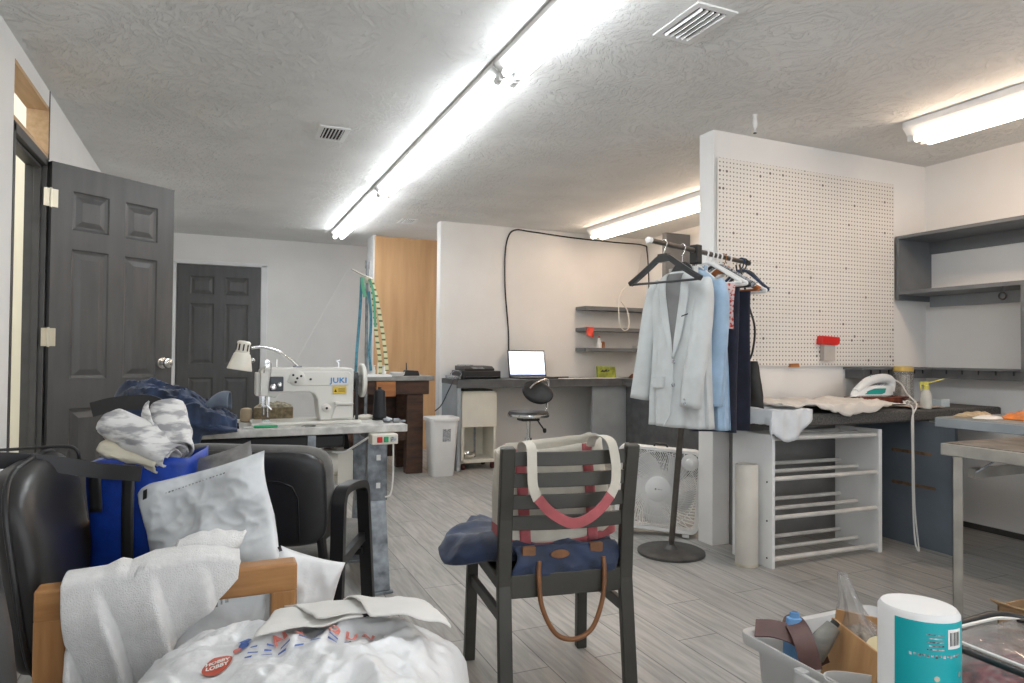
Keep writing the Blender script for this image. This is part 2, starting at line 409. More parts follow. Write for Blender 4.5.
solo(hk, 'pull_switch', 'small white pull switch hanging from the ceiling near the partition end', 'switch', M['white_plastic'], (2.664, 2.809, 2.302), smooth=True)
bt = MB().lathe([(.009, 0), (.009, .004)], (2.664, 2.809, 2.2985), 12)
bt.build('switch_tip', M['black_plastic'], bpy.data.objects['pull_switch'], world=True)
# ================================================================ back of the room
M['desk_top'] = mat('dark grey laminate', (.115, .12, .125), .5, var=.2, scale=9, bump=.05)
M['rustic'] = wood('rustic dark timber', (.085, .036, .018), (.028, .012, .007), 3, (2, 2, 9), .6, .4)
M['slab_grey'] = mat('grey slab', (.30, .30, .29), .55, var=.15, scale=14)
M['orange_wood'] = wood('orange stained board', (.42, .17, .05), (.28, .10, .03), 4, (1, 8, 8), .5)
M['printer'] = mat('printer black', (.022, .022, .024), .35, var=.1)
M['paper'] = mat('paper', (.82, .81, .78), .8, var=.03)
M['foil'] = mat('mirror steel', (.75, .75, .74), .15, 1.0, var=.05)
M['red'] = mat('red plastic', (.62, .02, .015), .4, var=.08)
M['red_cloth'] = mat('red cloth', (.75, .09, .06), .8, var=.1)
M['leather'] = mat('black leather', (.022, .021, .021), .36, var=.15, scale=8, bump=.25, bscale=220, bdist=.0006)
M['cable_black'] = mat('black cable', (.015, .015, .015), .5, var=0)
M['cable_white'] = mat('white cable', (.75, .74, .70), .45, var=0)

# ---- L-shaped desk
t = thing('desk', 'long dark grey L-shaped desk along the laptop wall, on grey panels', 'desk', (2.9, 6.1, 0))
MB().box(2.045, 4.445, 5.90, YM-.002, .80, .845).box(2.045, 4.445, 5.90, 5.93, .768, .80).box(3.83, 4.445, 3.24, 5.90, .80, .845).box(3.83, 3.86, 3.24, 5.90, .768, .80).build('worktop', M['desk_top'], t, world=True, bevel=.003)
MB().box(2.05, 2.085, 5.915, YM-.002, 0, .80).build('side_panel', M['grey_light'], t, world=True, bevel=.002)
MB().box(3.50, 3.90, 5.935, 5.96, 0, .80).build('back_panel', M['grey_light'], t, world=True, bevel=.002)
MB().box(3.90, 3.925, 3.24, 5.935, 0, .80).build('front_panel', M['desk_top'], t, world=True, bevel=.002)

# ---- rustic timber counter in front of the plywood
t = thing('timber_counter', 'rustic dark timber counter with a grey top in front of the orange plywood', 'counter', (1.35, 6.2, 0))
MB().box(.86, 1.835, 5.93, 6.48, .84, .882).build('top', M['slab_grey'], t, world=True, bevel=.004)
MB().box(.90, 1.79, 5.95, 5.99, .715, .84).build('apron', M['rustic'], t, world=True, bevel=.005)
for x, y in ((1.585, 5.96), (.93, 5.96), (1.585, 6.34), (.93, 6.34)):
    MB().box(x, x+.155, y, y+.10, 0, .84 if y > 6.2 else .715).build('leg', M['rustic'], t, world=True, bevel=.006)
MB().box(.98, 1.60, 5.985, 6.03, .30, .40).build('rail', M['rustic'], t, world=True, bevel=.005)
MB().box(.98, 1.60, 6.40, 6.42, .10, .72).build('back_board', M['rustic'], t, world=True)
dr = MB().box(1.30, 1.475, 5.925, 5.95, .70, .835).build('drawer', M['orange_wood'], t, world=True, bevel=.004)
c = MB(); c.lathe([(.001, .0), (.055, .0), (.065, .014), (.068, .034), (.062, .034), (.055, .012), (.001, .010)], (1.505, 6.0, .8825), 24)
solo(c, 'dish', 'small white dish on the grey top of the timber counter', 'dish', M['white_plastic'], (1.505, 6.0, .8825), smooth=True)
t = thing('router', 'small black box with an upright aerial on the timber counter', 'router', (1.64, 6.05, .8825))
bx = MB().prism([(-.075, 0), (.075, 0), (.062, .045), (-.05, .052)], lambda a, b, d: (1.64+a, 6.05+d, .8825+b), -.05, .05); bx.build('body', M['black_plastic'], t, world=True, bevel=.005)
MB().tube([(1.605, 6.06, .93), (1.603, 6.06, 1.0)], [.006, .004], 8).build('aerial', M['black_plastic'], t, world=True, smooth=True)

# ---- waste bin
t = thing('waste_bin', 'white plastic waste bin standing between the timber counter and the grey desk', 'waste bin', (1.86, 5.80, 0))
def ringz(w, d, r, z, c): return [(c[0]+a, c[1]+b, z) for a, b in rrect(w, d, r, 5)]
def shell(levels, c, inner=True):
    m = MB(); n = len(rrect(1, 1, .1, 5)); vs = []
    for (w_, d_, r_, z_) in levels: vs += ringz(w_, d_, r_, z_, c)
    fs = [(i*n+k, i*n+(k+1) % n, (i+1)*n+(k+1) % n, (i+1)*n+k) for i in range(len(levels)-1) for k in range(n)]
    fs += [tuple(range(n))[::-1], tuple((len(levels)-1)*n+k for k in range(n))]
    return m.add(vs, fs)
c = (1.86, 5.80)
shell([(.195, .17, .04, 0), (.205, .18, .04, .01), (.262, .225, .045, .485), (.262, .225, .045, .49), (.285, .245, .05, .492), (.288, .248, .05, .515), (.280, .24, .05, .522), (.268, .228, .045, .515), (.255, .215, .04, .48), (.19, .16, .035, .012)], c).build('body', M['white_plastic'], t, world=True, smooth=True)
M['label_grey'] = mat('grey print', (.50, .52, .55), .6, var=.6, scale=120, vdetail=2)
def bin_face(a, z): return (1.86+a, 5.80-lerp(.18, .225, z/.485)/2-.0015, z)
MB().add([bin_face(-.02, .31), bin_face(.055, .31), bin_face(.055, .42), bin_face(-.02, .42)], [(0,1,2,3)]).build('label', M['label_grey'], t, world=True)

# ---- cart under the desk
t = thing('rolling_cart', 'cream cabinet on castors with an open lower bay, under the grey desk', 'cart', (2.28, 6.08, 0))
x0, x1, y0, y1 = 2.10, 2.455, 5.94, 6.24
cb = MB().box(x0, x0+.03, y0, y1, .065, .735).box(x1-.03, x1, y0, y1, .065, .735).box(x0, x1, y0, y1, .715, .735).box(x0, x1, y0, y1, .065, .095).box(x0, x1, y1-.015, y1, .065, .735).box(x0, x1, y0, y1, .41, .425)
cb.build('cabinet', M['cream_plastic'], t, world=True, bevel=.003)
MB().box(x0+.003, x1-.003, y0-.012, y0, .40, .715).build('door', M['cream_plastic'], t, world=True, bevel=.003)
MB().box(2.285, 2.30, y0+.15, y0+.165, .095, .41).build('divider', M['steel'], t, world=True)
M['caster_red'] = mat('dark red castor', (.09, .02, .018), .5, var=.1)
for x in (x0+.03, x1-.03):
    for y in (y0+.03, y1-.03):
        k = MB().tube([(x-.013, y, .026), (x+.013, y, .026)], .026, 16).box(x-.017, x+.017, y-.008, y+.008, .026, .066)
        k.build('castor', M['caster_red'], t, world=True, smooth=True)
b = MB().lathe([(.001, 0), (.04, 0), (.062, .02), (.075, .055), (.078, .055), (.066, .022), (.045, .006), (.001, .006)], (2.20, 6.03, .096), 28)
solo(b, 'metal_bowl', 'shiny steel bowl in the open lower bay of the cream cart', 'bowl', M['foil'], (2.20, 6.03, .096), smooth=True)
dc = MB().box(2.13, 2.42, 5.96, 6.2, .736, .75)
solo(dc, 'folder', 'thin dark folder lying on top of the cream cart', 'folder', M['frame_dark'], (2.27, 6.08, .736), bevel=.002)

# ---- printer and laptop
t = thing('printer', 'black printer on the left end of the laptop desk', 'printer', (2.33, 6.17, .8455))
MB().box(2.13, 2.52, 6.0, 6.33, .85, .925).build('body', M['printer'], t, world=True, bevel=.008)
MB().prism([(6.04, .925), (6.04, .945), (6.10, .968), (6.32, .972), (6.32, .925)], lambda a, b, d: (d, a, b), 2.16, 2.47).build('scanner_lid', M['printer'], t, world=True, bevel=.006)
MB().box(2.16, 2.49, 5.97, 6.01, .862, .872).build('paper_tray', M['black_plastic'], t, world=True, bevel=.003)
MB().prism([(6.012, .943), (6.026, .945), (6.085, .962), (6.075, .957)], lambda a, b, d: (d, a, b), 2.24, 2.36).build('control_panel', M['steel'], t, world=True)
MB().box(2.16, 2.28, 6.12, 6.25, .9725, .98).build('cover_plate', M['label_grey'], t, world=True)
for x in (2.16, 2.48): MB().box(x, x+.02, 6.05, 6.28, .8455, .852).build('foot', M['black_plastic'], t, world=True)
t = thing('laptop', 'open black laptop with a bright white screen on the grey desk', 'laptop', (2.90, 6.1, .8455))
MB().box(2.71, 3.13, 5.97, 6.235, .8465, .862).build('base', M['black_plastic'], t, world=True, bevel=.003)
kq = MB()
for r in range(5):
    for q in range(14): kq.box(2.745+q*.0245, 2.765+q*.0245, 6.07+r*.027, 6.092+r*.027, .862, .864)
kq.build('keyboard', M['frame_dark'], t, world=True)
MB().box(2.84, 2.94, 6.005, 6.055, .862, .8628).build('touchpad', M['steel'], t, world=True)
A = V(0, 6.235, .862); n_ = V(0, math.sin(rad(12)), math.cos(rad(12)))
def scr(x, h, d): return tuple(V(x, 0, 0)+A+n_*h+V(0, -n_.z, n_.y)*d)
MB().prism([(2.71, 0), (3.13, 0), (3.13, .272), (2.71, .272)], lambda a, b, d: scr(a, b, d), -.008, 0).build('lid', M['black_plastic'], t, world=True, bevel=.003)
def screen_mat():
    m = emit('laptop screen', (.80, .86, .97), 1.0); T, N, L, P = nt(m)
    tc = N.new('ShaderNodeTexCoord'); sp = N.new('ShaderNodeSeparateXYZ'); L.new(tc.outputs['Generated'], sp.inputs[0])
    rp = N.new('ShaderNodeValToRGB'); rp.color_ramp.interpolation = 'CONSTANT'; e = rp.color_ramp.elements
    e[0].position = 0; e[0].color = (.12, .20, .42, 1); e[1].position = .05; e[1].color = (.86, .90, .98, 1)
    for p, c_ in ((.70, (.62, .72, .88, 1)), (.75, (.84, .88, .96, 1)), (.86, (.55, .66, .85, 1)), (.94, (.80, .86, .96, 1))):
        q = e.new(p); q.color = c_
    L.new(sp.outputs['Z'], rp.inputs['Fac']); L.new(rp.outputs['Color'], P.inputs['Emission Color']); return m
MB().prism([(2.723, .014), (3.117, .014), (3.117, .259), (2.723, .259)], lambda a, b, d: scr(a, b, d), 0, .0015).build('screen', screen_mat(), t, world=True)

# ---- small things on the desk
tin = MB().prism([(-.115, 0), (.115, 0), (.108, .115), (-.112, .122)], lambda a, b, d: (3.84+a, 6.22+d+b*.12, .8455+b), -.015, .015)
M['green_tin'] = mat('printed green card', (.36, .42, .06), .6, var=.3, scale=18)
t = thing('green_box', 'small olive green card box leaning at the right end of the desk', 'box', (3.84, 6.22, .8455))
tin.build('body', M['green_tin'], t, world=True, bevel=.002)
MB().prism([(3.755, .905), (3.79, .932), (3.80, .918), (3.835, .935), (3.845, .915), (3.87, .928), (3.872, .912), (3.80, .903)], lambda a, b, d: (a, 6.2035+(b-.86)*.12+d, b), -.0006, .0006).build('print', M['black_plastic'], t, world=True)
MB().prism([(3.76, .92), (3.775, .92), (3.92, .945), (3.90, .955)], lambda a, b, d: (a, 6.2035+(b-.86)*.12+d, b-.055), -.0006, .0006).build('print_line', M['black_plastic'], t, world=True)
br = MB(); br.surf(lambda a, b: (4.02+.10*(a-.5)*(1-.2*b), 5.98+.08*(b-.5), .847+.045*math.sin(PI*a)**.6*math.sin(PI*b)**.6), 10, 8)
solo(br, 'leather_pouch', 'brown leather pouch at the desk corner behind the grey jacket sleeve', 'pouch', mat('brown leather', (.11, .035, .018), .5, var=.2), (4.02, 5.98, .846), smooth=True, solid=.003)
for k, (x, y, a, w_, d_, nm) in enumerate(((3.30, 6.0, 8, .30, .21, 'loose white sheet on the desk just right of the laptop'), (3.62, 6.02, -12, .30, .20, 'cream paper sheet lying below the green box'), (3.78, 5.99, 5, .20, .13, 'small sheet at the right end of the desk, overlapping the cream one'))):
    p = MB().obox((x, y, .8462+.0014*k), (w_, d_, .001), Matrix.Rotation(rad(a), 3, 'Z'))
    solo(p, 'paper_sheet', nm, 'paper', M['paper'], (x, y, .8457+.0014*k), 'papers on the desk')
pr = MB().obox((3.27, 6.20, .852), (.20, .014, .012), Matrix.Rotation(rad(6), 3, 'Z'))
solo(pr, 'ruler', 'thin dark ruler along the back of the desk right of the laptop', 'ruler', M['black_plastic'], (3.27, 6.2, .846))
# power strip and cable at the left end
t = thing('power_strip', 'grey power strip with a looped lead on the desk end left of the printer', 'power strip', (2.09, 6.15, .8455))
MB().box(2.055, 2.12, 6.02, 6.30, .846, .875).build('body', M['label_grey'], t, world=True, bevel=.006)
MB().tube(curve_pts([(2.10, 6.02, .86), (2.11, 5.98, .90), (2.06, 5.96, .93), (2.0, 5.97, .90), (2.035, 5.93, .86)], 8), .004, 8).build('lead', M['label_grey'], t, world=True, smooth=True)
cb = MB().tube(curve_pts([(2.08, 5.97, .852), (2.03, 5.95, .845), (1.98, 5.93, .77), (1.90, 5.92, .62), (1.84, 5.93, .56)], 8), .005, 8)
solo(cb, 'power_cable', 'dark cable sloping from the desk end down behind the waste bin', 'cable', M['cable_black'], (1.84, 5.93, .56), smooth=True)

# ---- stool
sx, sy = 2.37, 5.05
t = thing('swivel_stool', 'round swivel stool with a black oval back and chrome stem by the desk', 'stool', (sx, sy, 0))
s_ = MB().lathe([(.001, .575), (.150, .578), (.168, .590), (.170, .602), (.160, .618), (.001, .628)], (sx, sy, 0), 36); s_.build('seat', M['leather'], t, world=True, smooth=True)
MB().lathe([(.150, .570), (.172, .574), (.176, .586), (.172, .598), (.168, .594), (.168, .580)], (sx, sy, 0), 36).build('seat_rim', M['chrome'], t, world=True, smooth=True)
MB().lathe([(.024, .08), (.024, .36), (.03, .365), (.03, .40), (.018, .40), (.018, .54)], (sx, sy, 0), 18).build('stem', M['chrome'], t, world=True, smooth=True)
MB().box(sx-.08, sx+.08, sy-.06, sy+.06, .54, .577).build('mechanism', M['black_metal'], t, world=True, bevel=.01)
lv = MB().tube([(sx+.06, sy-.04, .55), (sx+.11, sy-.07, .47)], .006, 8); lv.lathe([(.001, -.02), (.014, -.012), (.016, .01), (.010, .02), (.001, .022)], (sx+.115, sy-.073, .46), 12)
lv.build('lever', M['black_metal'], t, world=True, smooth=True)
for k in range(5):
    a = 2*PI*k/5+.3; e = V(math.cos(a), math.sin(a), 0)
    L_ = MB().bar(V(sx, sy, .09)+e*.02, V(sx, sy, .07)+e*.25, .035, .03); L_.build('leg', M['chrome'], t, world=True, bevel=.004)
    k_ = MB().tube([V(sx, sy, .027)+e*.25+V(-e.y, e.x, 0)*.02, V(sx, sy, .027)+e*.25-V(-e.y, e.x, 0)*.02], .027, 14); k_.bar(V(sx, sy, .03)+e*.25, V(sx, sy, .08)+e*.25, .012, .012, up=(e.x, e.y, 0))
    k_.build('castor', M['black_plastic'], t, world=True, smooth=True)
bc = V(sx+.125, sy+.09, .765); Rb = Matrix.Rotation(rad(-20), 3, 'Z') @ Matrix.Rotation(rad(78), 3, 'X') @ Matrix.Rotation(rad(-18), 3, 'Z')
bk = MB().surf(lambda a, b: tuple(bc + Rb @ V(.135*math.sin(PI*b)*math.cos(2*PI*a), .095*math.sin(PI*b)*math.sin(2*PI*a), .022*math.cos(PI*b)+.03*(math.sin(PI*b)*math.cos(2*PI*a))**2)), 28, 13, cu=True)
bk.build('backrest', M['leather'], t, world=True, smooth=True)
MB().tube(curve_pts([(sx+.10, sy+.02, .585), (sx+.19, sy+.06, .60), (sx+.215, sy+.09, .70), (sx+.235, sy+.10, .84), (sx+.20, sy+.09, .875), (sx+.10, sy+.07, .845), (sx+.04, sy+.06, .80)], 8), .010, 10).build('back_tube', M['chrome'], t, world=True, smooth=True)

# ---- three wall shelves with the odds and ends on them
for z, nm in ((1.60, 'topmost of the three grey wall shelves, with a white cord over it'), (1.375, 'middle of the three grey wall shelves, with a red cloth on its end'), (1.16, 'lowest of the three grey wall shelves, with a figurine on it')):
    m_ = MB().box(3.545, 4.445, 6.16, YM-.002, z-.04, z)
    solo(m_, 'wall_shelf', nm, 'shelf', M['grey_paint'], (4.0, 6.27, z-.04), 'grey wall shelves', bevel=.003)
rc = MB().surf(lambda a, b: (3.55+.085*a+.006*math.sin(9*b), 6.152-.006*math.sin(7*a+4*b), 1.378-.09*b-.02*a*b), 8, 8)
rc.surf(lambda a, b: (3.55+.085*a, lerp(6.152-.006*math.sin(7*a), 6.22, b), 1.378), 8, 3)
solo(rc, 'hanging_cloth', 'scrap of red cloth hanging over the end of the middle wall shelf', 'cloth', M['red_cloth'], (3.59, 6.16, 1.376), smooth=True, solid=.002, off=1)
t = thing('figurine', 'tiny white and brown figurine on the lowest wall shelf', 'figurine', (3.76, 6.22, 1.1605))
MB().lathe([(.001, 0), (.028, 0), (.03, .05), (.022, .06), (.016, .075), (.02, .09), (.014, .108), (.001, .112)], (3.74, 6.21, 1.1605), 14).build('body', M['white_plastic'], t, world=True, smooth=True)
MB().lathe([(.001, 0), (.03, 0), (.03, .06), (.02, .07), (.001, .07)], (3.79, 6.23, 1.1605), 12).build('block', M['orange_wood'], t, world=True, smooth=True)
MB().lathe([(.012, 0), (.012, .012), (.001, .018)], (3.74, 6.21, 1.27), 10).build('cap', M['red'], t, world=True, smooth=True)
for k in range(3):
    p = MB().obox((4.33, 6.25, 1.165+.0095*k), (.20, .14, .008), Matrix.Rotation(rad(4*k-3), 3, 'Z'))
    solo(p, 'booklet', ('bottom booklet of the small white stack on the lowest wall shelf', 'middle booklet of the small white stack on the lowest wall shelf', 'top booklet of the small white stack on the lowest wall shelf')[k], 'booklet', M['paper'], (4.33, 6.25, 1.1608+.0095*k), 'booklets on the lowest wall shelf')
wc = MB().tube(curve_pts([(4.36, 6.34, 2.22), (4.33, 6.34, 2.05), (4.28, 6.33, 1.92), (4.12, 6.30, 1.83), (3.98, 6.18, 1.74), (3.93, 6.13, 1.62), (3.94, 6.12, 1.42), (4.0, 6.12, 1.35), (4.06, 6.12, 1.40), (4.04, 6.13, 1.56), (3.97, 6.14, 1.66)], 10), .006, 8)
solo(wc, 'white_cable', 'thin white cord looping down over the three wall shelves', 'cord', M['cable_white'], (4.0, 6.13, 1.35), smooth=True)
bc_ = MB().tube(curve_pts([(2.76, 6.37, 1.12), (2.75, 6.365, 1.35), (2.715, 6.37, 1.75), (2.71, 6.37, 2.10), (2.745, 6.37, 2.30), (2.83, 6.37, 2.375), (3.0, 6.37, 2.37), (3.50, 6.372, 2.345), (4.0, 6.372, 2.335), (4.40, 6.37, 2.33), (4.43, 6.33, 2.25), (4.435, 6.3, 1.9), (4.43, 6.3, 1.62)], 10), .0075, 8)
solo(bc_, 'wall_cable', 'black cable running up the wall behind the laptop and along the ceiling', 'cable', M['cable_black'], (2.76, 6.37, 1.12), smooth=True)
# grey cupboard high on the right wall of the laptop bay
t = thing('wall_cabinet', 'shallow dark grey cabinet high on the wall behind the clothes rail', 'cabinet', (4.30, 5.62, 1.88))
MB().box(4.145, XR-.002, 5.60, 5.66, 1.88, 2.33).build('body', M['grey_paint'], t, world=True, bevel=.003)
MB().box(4.155, XR-.006, 5.594, 5.60, 1.89, 2.32).build('door', M['grey_paint'], t, world=True, bevel=.002)
# ================================================================ sewing station
M['laminate'] = mat('worn pale laminate', (.60, .59, .56), .45, var=.18, scale=26, vdetail=6)
M['machine'] = mat('machine enamel', (.72, .71, .66), .3, var=.03)
M['navy'] = weave('navy cloth', (.026, .050, .115), 500, var=.35)
M['yellow'] = mat('yellow label', (.72, .50, .05), .5, var=.05)
M['juki_blue'] = mat('blue lettering', (.03, .22, .52), .4, var=0)
M['green'] = mat('green plastic', (.02, .33, .14), .4, var=.05)
ZT = .755
t = thing('sewing_table', 'sewing machine table with a pale worn top on grey steel legs', 'table', (.24, 3.36, 0))
MB().box(-.36, .835, 3.12, 3.62, .720, ZT).build('tabletop', M['laminate'], t, world=True, bevel=.004)
for x in (-.29, .70):
    l = MB()
    l.box(x-.045, x+.045, 3.15, 3.165, .40, .72).box(x-.045, x-.04, 3.15, 3.21, .40, .72).box(x+.04, x+.045, 3.15, 3.21, .40, .72)
    for y0_, y1_ in ((3.155, 3.07), (3.50, 3.585)):     # flared feet
        s1 = 1 if y1_ < y0_ else -1
        l.bar((x, y0_+.03*s1, .42), (x, y1_, .006), .085, .05, up=(0, 1, 0))
        l.bar((x-.055, y1_, .006), (x+.055, y1_, .006), .07, .012)
    l.box(x-.045, x+.045, 3.50, 3.515, .40, .72)
    l.box(x-.03, x+.03, 3.14, 3.56, .09, .13).box(x-.04, x+.04, 3.14, 3.56, .68, .72)
    l.build('leg', M['steel'], t, world=True, bevel=.003)
    for z in (.60, .47, .24, .12):
        yy = 3.1485 if z > .4 else lerp(3.07, 3.155, z/.42)-.002
        MB().obox((x+.005, yy, z), (.02, .002, .026), Matrix.Rotation(rad(8 if z < .4 else 0), 3, 'X')).build('bolt_plate', M['white_metal'], t, world=True, bevel=.004)
MB().box(-.26, .67, 3.50, 3.53, .10, .14).build('crossbar', M['steel'], t, world=True)
MB().box(-.20, .55, 3.16, 3.55, .655, .715).build('oil_pan', M['black_metal'], t, world=True, bevel=.01)
sw = MB().box(.655, .775, 3.06, 3.15, .672, .718).build('switch_box', M['cream_plastic'], t, world=True, bevel=.004)
MB().box(.678, .702, 3.053, 3.062, .682, .708).build('stop_button', M['red'], sw, world=True, bevel=.003)
MB().box(.709, .730, 3.053, 3.062, .682, .708).build('start_button', M['green'], sw, world=True, bevel=.003)
MB().box(.74, .765, 3.056, 3.062, .684, .706).build('switch_plate', M['label_grey'], sw, world=True)
MB().tube(curve_pts([(.65, 3.12, .70), (.60, 3.16, .66), (.55, 3.18, .63), (.50, 3.20, .63)], 8), .005, 8).build('lead', M['cable_white'], t, world=True, smooth=True)
MB().tube(curve_pts([(.755, 3.07, .67), (.757, 3.075, .58), (.757, 3.08, .50), (.745, 3.075, .44), (.72, 3.07, .43)], 8), .004, 8).build('lead', M['cable_white'], t, world=True, smooth=True)
mo = MB().tube([(.40, 3.28, .57), (.53, 3.28, .57)], .065, 24).box(.53, .60, 3.22, 3.34, .47, .63).tube([(.36, 3.28, .57), (.40, 3.28, .57)], .04, 18)
mo.build('motor', M['cream_plastic'], t, world=True, smooth=True)
MB().tube(curve_pts([(.30, 3.17, .64), (.33, 3.17, .68), (.40, 3.17, .685), (.50, 3.17, .675)], 6), .009, 8).box(.385, .42, 3.15, 3.19, .63, .715).build('knee_lifter', M['steel'], t, world=True, smooth=True)
MB().bar((.56, 3.24, .72), (.60, 3.30, .55), .03, .006).build('belt', M['black_plastic'], t, world=True)

# ---- the machine
t = thing('sewing_machine', 'cream industrial sewing machine with blue lettering on the pale table', 'sewing machine', (.40, 3.33, ZT))
MB().box(.15, .64, 3.235, 3.42, ZT+.0005, ZT+.016).build('bed', M['machine'], t, world=True, bevel=.004)
ol = [(.185, .895), (.255, .88), (.275, .905), (.40, .905), (.425, .895), (.437, .87), (.445, .80), (.45, .771), (.605, .771), (.605, 1.005), (.595, 1.018), (.20, 1.018), (.185, 1.008)]
MB().prism(ol, lambda a, b, d: (a, d, b), 3.25, 3.39).build('head', M['machine'], t, world=True, bevel=.012, seg=3)
YF = 3.2495
MB().prism([(.30, .955), (.335, .935), (.58, .935), (.592, .95), (.592, .99), (.58, 1.0), (.37, 1.0), (.33, 1.0)], lambda a, b, d: (a, d, b), YF-.004, YF+.002).build('side_cover', M['machine'], t, world=True, bevel=.003)
MB().box(.226, .285, YF-.02, YF, .912, .978).build('tension_plate', mat('dark slate enamel', (.05, .06, .07), .4, var=.1), t, world=True, bevel=.004)
for (x, z, r) in ((.240, .932, .014), (.268, .943, .010)):
    MB().lathe([(r, 0), (r, .008), (r*.5, .012), (r*.5, .022), (.001, .022)], (x, YF-.02, z), 16, Matrix.Rotation(rad(90), 3, 'X')).build('tension_dial', M['chrome'], t, world=True, smooth=True)
MB().lathe([(.036, 0), (.036, .007), (.032, .010), (.001, .010)], (.345, YF, .972), 28, Matrix.Rotation(rad(90), 3, 'X')).build('cover_disc', M['machine'], t, world=True, smooth=True)
for x, z in ((.327, .985), (.362, .980), (.338, .953), (.405, .965), (.345, .970)):
    MB().lathe([(.0055, 0), (.0055, .004), (.001, .004)], (x, YF-.010 if x < .38 else YF-.004, z), 10, Matrix.Rotation(rad(90), 3, 'X')).build('screw', M['black_metal'], t, world=True)
MB().lathe([(.020, 0), (.020, .014), (.014, .018), (.001, .018)], (.478, YF, .830), 24, Matrix.Rotation(rad(90), 3, 'X')).build('stitch_dial', M['machine'], t, world=True, smooth=True)
MB().lathe([(.006, 0), (.006, .003), (.001, .003)], (.478, YF-.018, .830), 10, Matrix.Rotation(rad(90), 3, 'X')).build('dial_mark', M['black_metal'], t, world=True)
MB().prism([(.515, .845), (.60, .845), (.60, .855), (.515, .858)], lambda a, b, d: (a, d, b), YF-.03, YF).build('reverse_lever', M['machine'], t, world=True, bevel=.004)
MB().prism([(.50, .78), (.60, .78), (.60, .84), (.52, .84)], lambda a, b, d: (a, d, b), YF-.006, YF).build('lower_cover', M['machine'], t, world=True, bevel=.003)
vs, fs = text_mesh('JUKI', .040, .0012, 0, 1.05)
MB().add([(.533+a*1.0, YF-.0048, .958+b*.86) for a, b in vs], fs).build('lettering', M['juki_blue'], t, world=True)
MB().box(.507, .569, YF-.0055, YF-.003, .895, .930).build('warning_label', M['yellow'], t, world=True)
wl_ = MB().add([(.512, YF-.006, .904), (.526, YF-.006, .904), (.519, YF-.006, .919)], [(0,1,2)])
for k in range(3): wl_.box(.532, .562, YF-.0062, YF-.0055, .906+.006*k, .908+.006*k)
wl_.build('warning_print', M['black_metal'], t, world=True)
MB().box(.187, .222, YF-.012, YF, .89, 1.0).box(.168, .19, 3.26, 3.38, .89, .995).build('face_plate', M['machine'], t, world=True, bevel=.004)
nb = MB().tube([(.205, 3.30, .885), (.205, 3.30, .80)], .005, 10).tube([(.222, 3.30, .89), (.222, 3.30, .79)], .005, 10).box(.198, .232, 3.27, 3.33, .772, .782).box(.195, .23, 3.285, 3.315, .84, .89).tube([(.215, 3.25, .9), (.215, 3.235, .85), (.235, 3.235, .83)], .004, 6)
nb.build('needle_bar', M['chrome'], t, world=True, smooth=True)
tu = MB().tube(curve_pts([(.20, 3.235, .995), (.207, 3.23, 1.03), (.222, 3.232, 1.045), (.23, 3.236, 1.03), (.226, 3.24, .96)], 6), .003, 6)
for z in (1.03, 1.045): tu.lathe([(.011, -.003), (.011, .003), (.001, .003)], (.214, 3.235, z), 12, Matrix.Rotation(rad(90), 3, 'X'))
tu.build('take_up_lever', M['chrome'], t, world=True, smooth=True)
MB().tube([(.262, 3.32, 1.017), (.262, 3.32, 1.055)], .003, 6).build('thread_pin', M['chrome'], t, world=True, smooth=True)
MB().tube([(.545, 3.32, 1.017), (.545, 3.32, 1.04), (.535, 3.32, 1.05), (.55, 3.32, 1.055)], .004, 6).build('thread_guide', M['chrome'], t, world=True, smooth=True)
Rx = Matrix.Rotation(rad(90), 3, 'Y')
MB().lathe([(.03, 0), (.045, .004), (.045, .028), (.03, .03)], (.606, 3.32, .955), 24, Rx).build('pulley', M['black_metal'], t, world=True, smooth=True)
hw = MB().lathe([(.02, 0), (.02, .02), (.055, .024), (.075, .016), (.082, .020), (.082, .034), (.070, .040), (.035, .036), (.001, .036)], (.630, 3.32, .955), 32, Rx)
hw.build('hand_wheel', M['machine'], t, world=True, smooth=True)
MB().bar((.622, 3.27, .96), (.622, 3.26, ZT+.002), .012, .02, up=(0, 1, 0)).bar((.622, 3.37, .96), (.622, 3.37, ZT+.002), .012, .02, up=(0, 1, 0)).build('belt_guard', M['black_metal'], t, world=True)

# ---- gooseneck lamp on the machine
t = thing('gooseneck_lamp', 'small cream work lamp on a chrome gooseneck above the sewing machine', 'lamp', (.355, 3.33, 1.018))
ax = V(.15, 0, .98).normalized(); Rl = ax.to_track_quat('Z', 'Y').to_matrix()
sh = MB().lathe([(.052, 0), (.054, .002), (.036, .072), (.030, .078), (.029, .125), (.022, .132), (.001, .133), (.001, .125), (.024, .12), (.026, .078), (.050, .004)], (.098, 3.26, 1.008), 28, Rl)
ls = sh.build('lamp_shade', M['cream_plastic'], t, world=True, smooth=True)
sl = MB()
for k in range(10):
    a = 2*PI*k/10; p = V(.098, 3.26, 1.008)+Rl @ V(.0296*math.cos(a), .0296*math.sin(a), .102)
    sl.obox(p, (.003, .006, .030), Rl @ Matrix.Rotation(a, 3, 'Z'))
sl.build('vent_slots', M['vent_dark'], ls, world=True)
MB().tube(curve_pts([(.145, 3.27, 1.108), (.20, 3.29, 1.112), (.27, 3.31, 1.090), (.33, 3.33, 1.050), (.362, 3.335, 1.02)], 8), .0075, 10).build('gooseneck', M['chrome'], t, world=True, smooth=True)
MB().box(.335, .375, 3.325, 3.345, 1.0185, 1.026).build('bracket', M['steel'], t, world=True, bevel=.002)

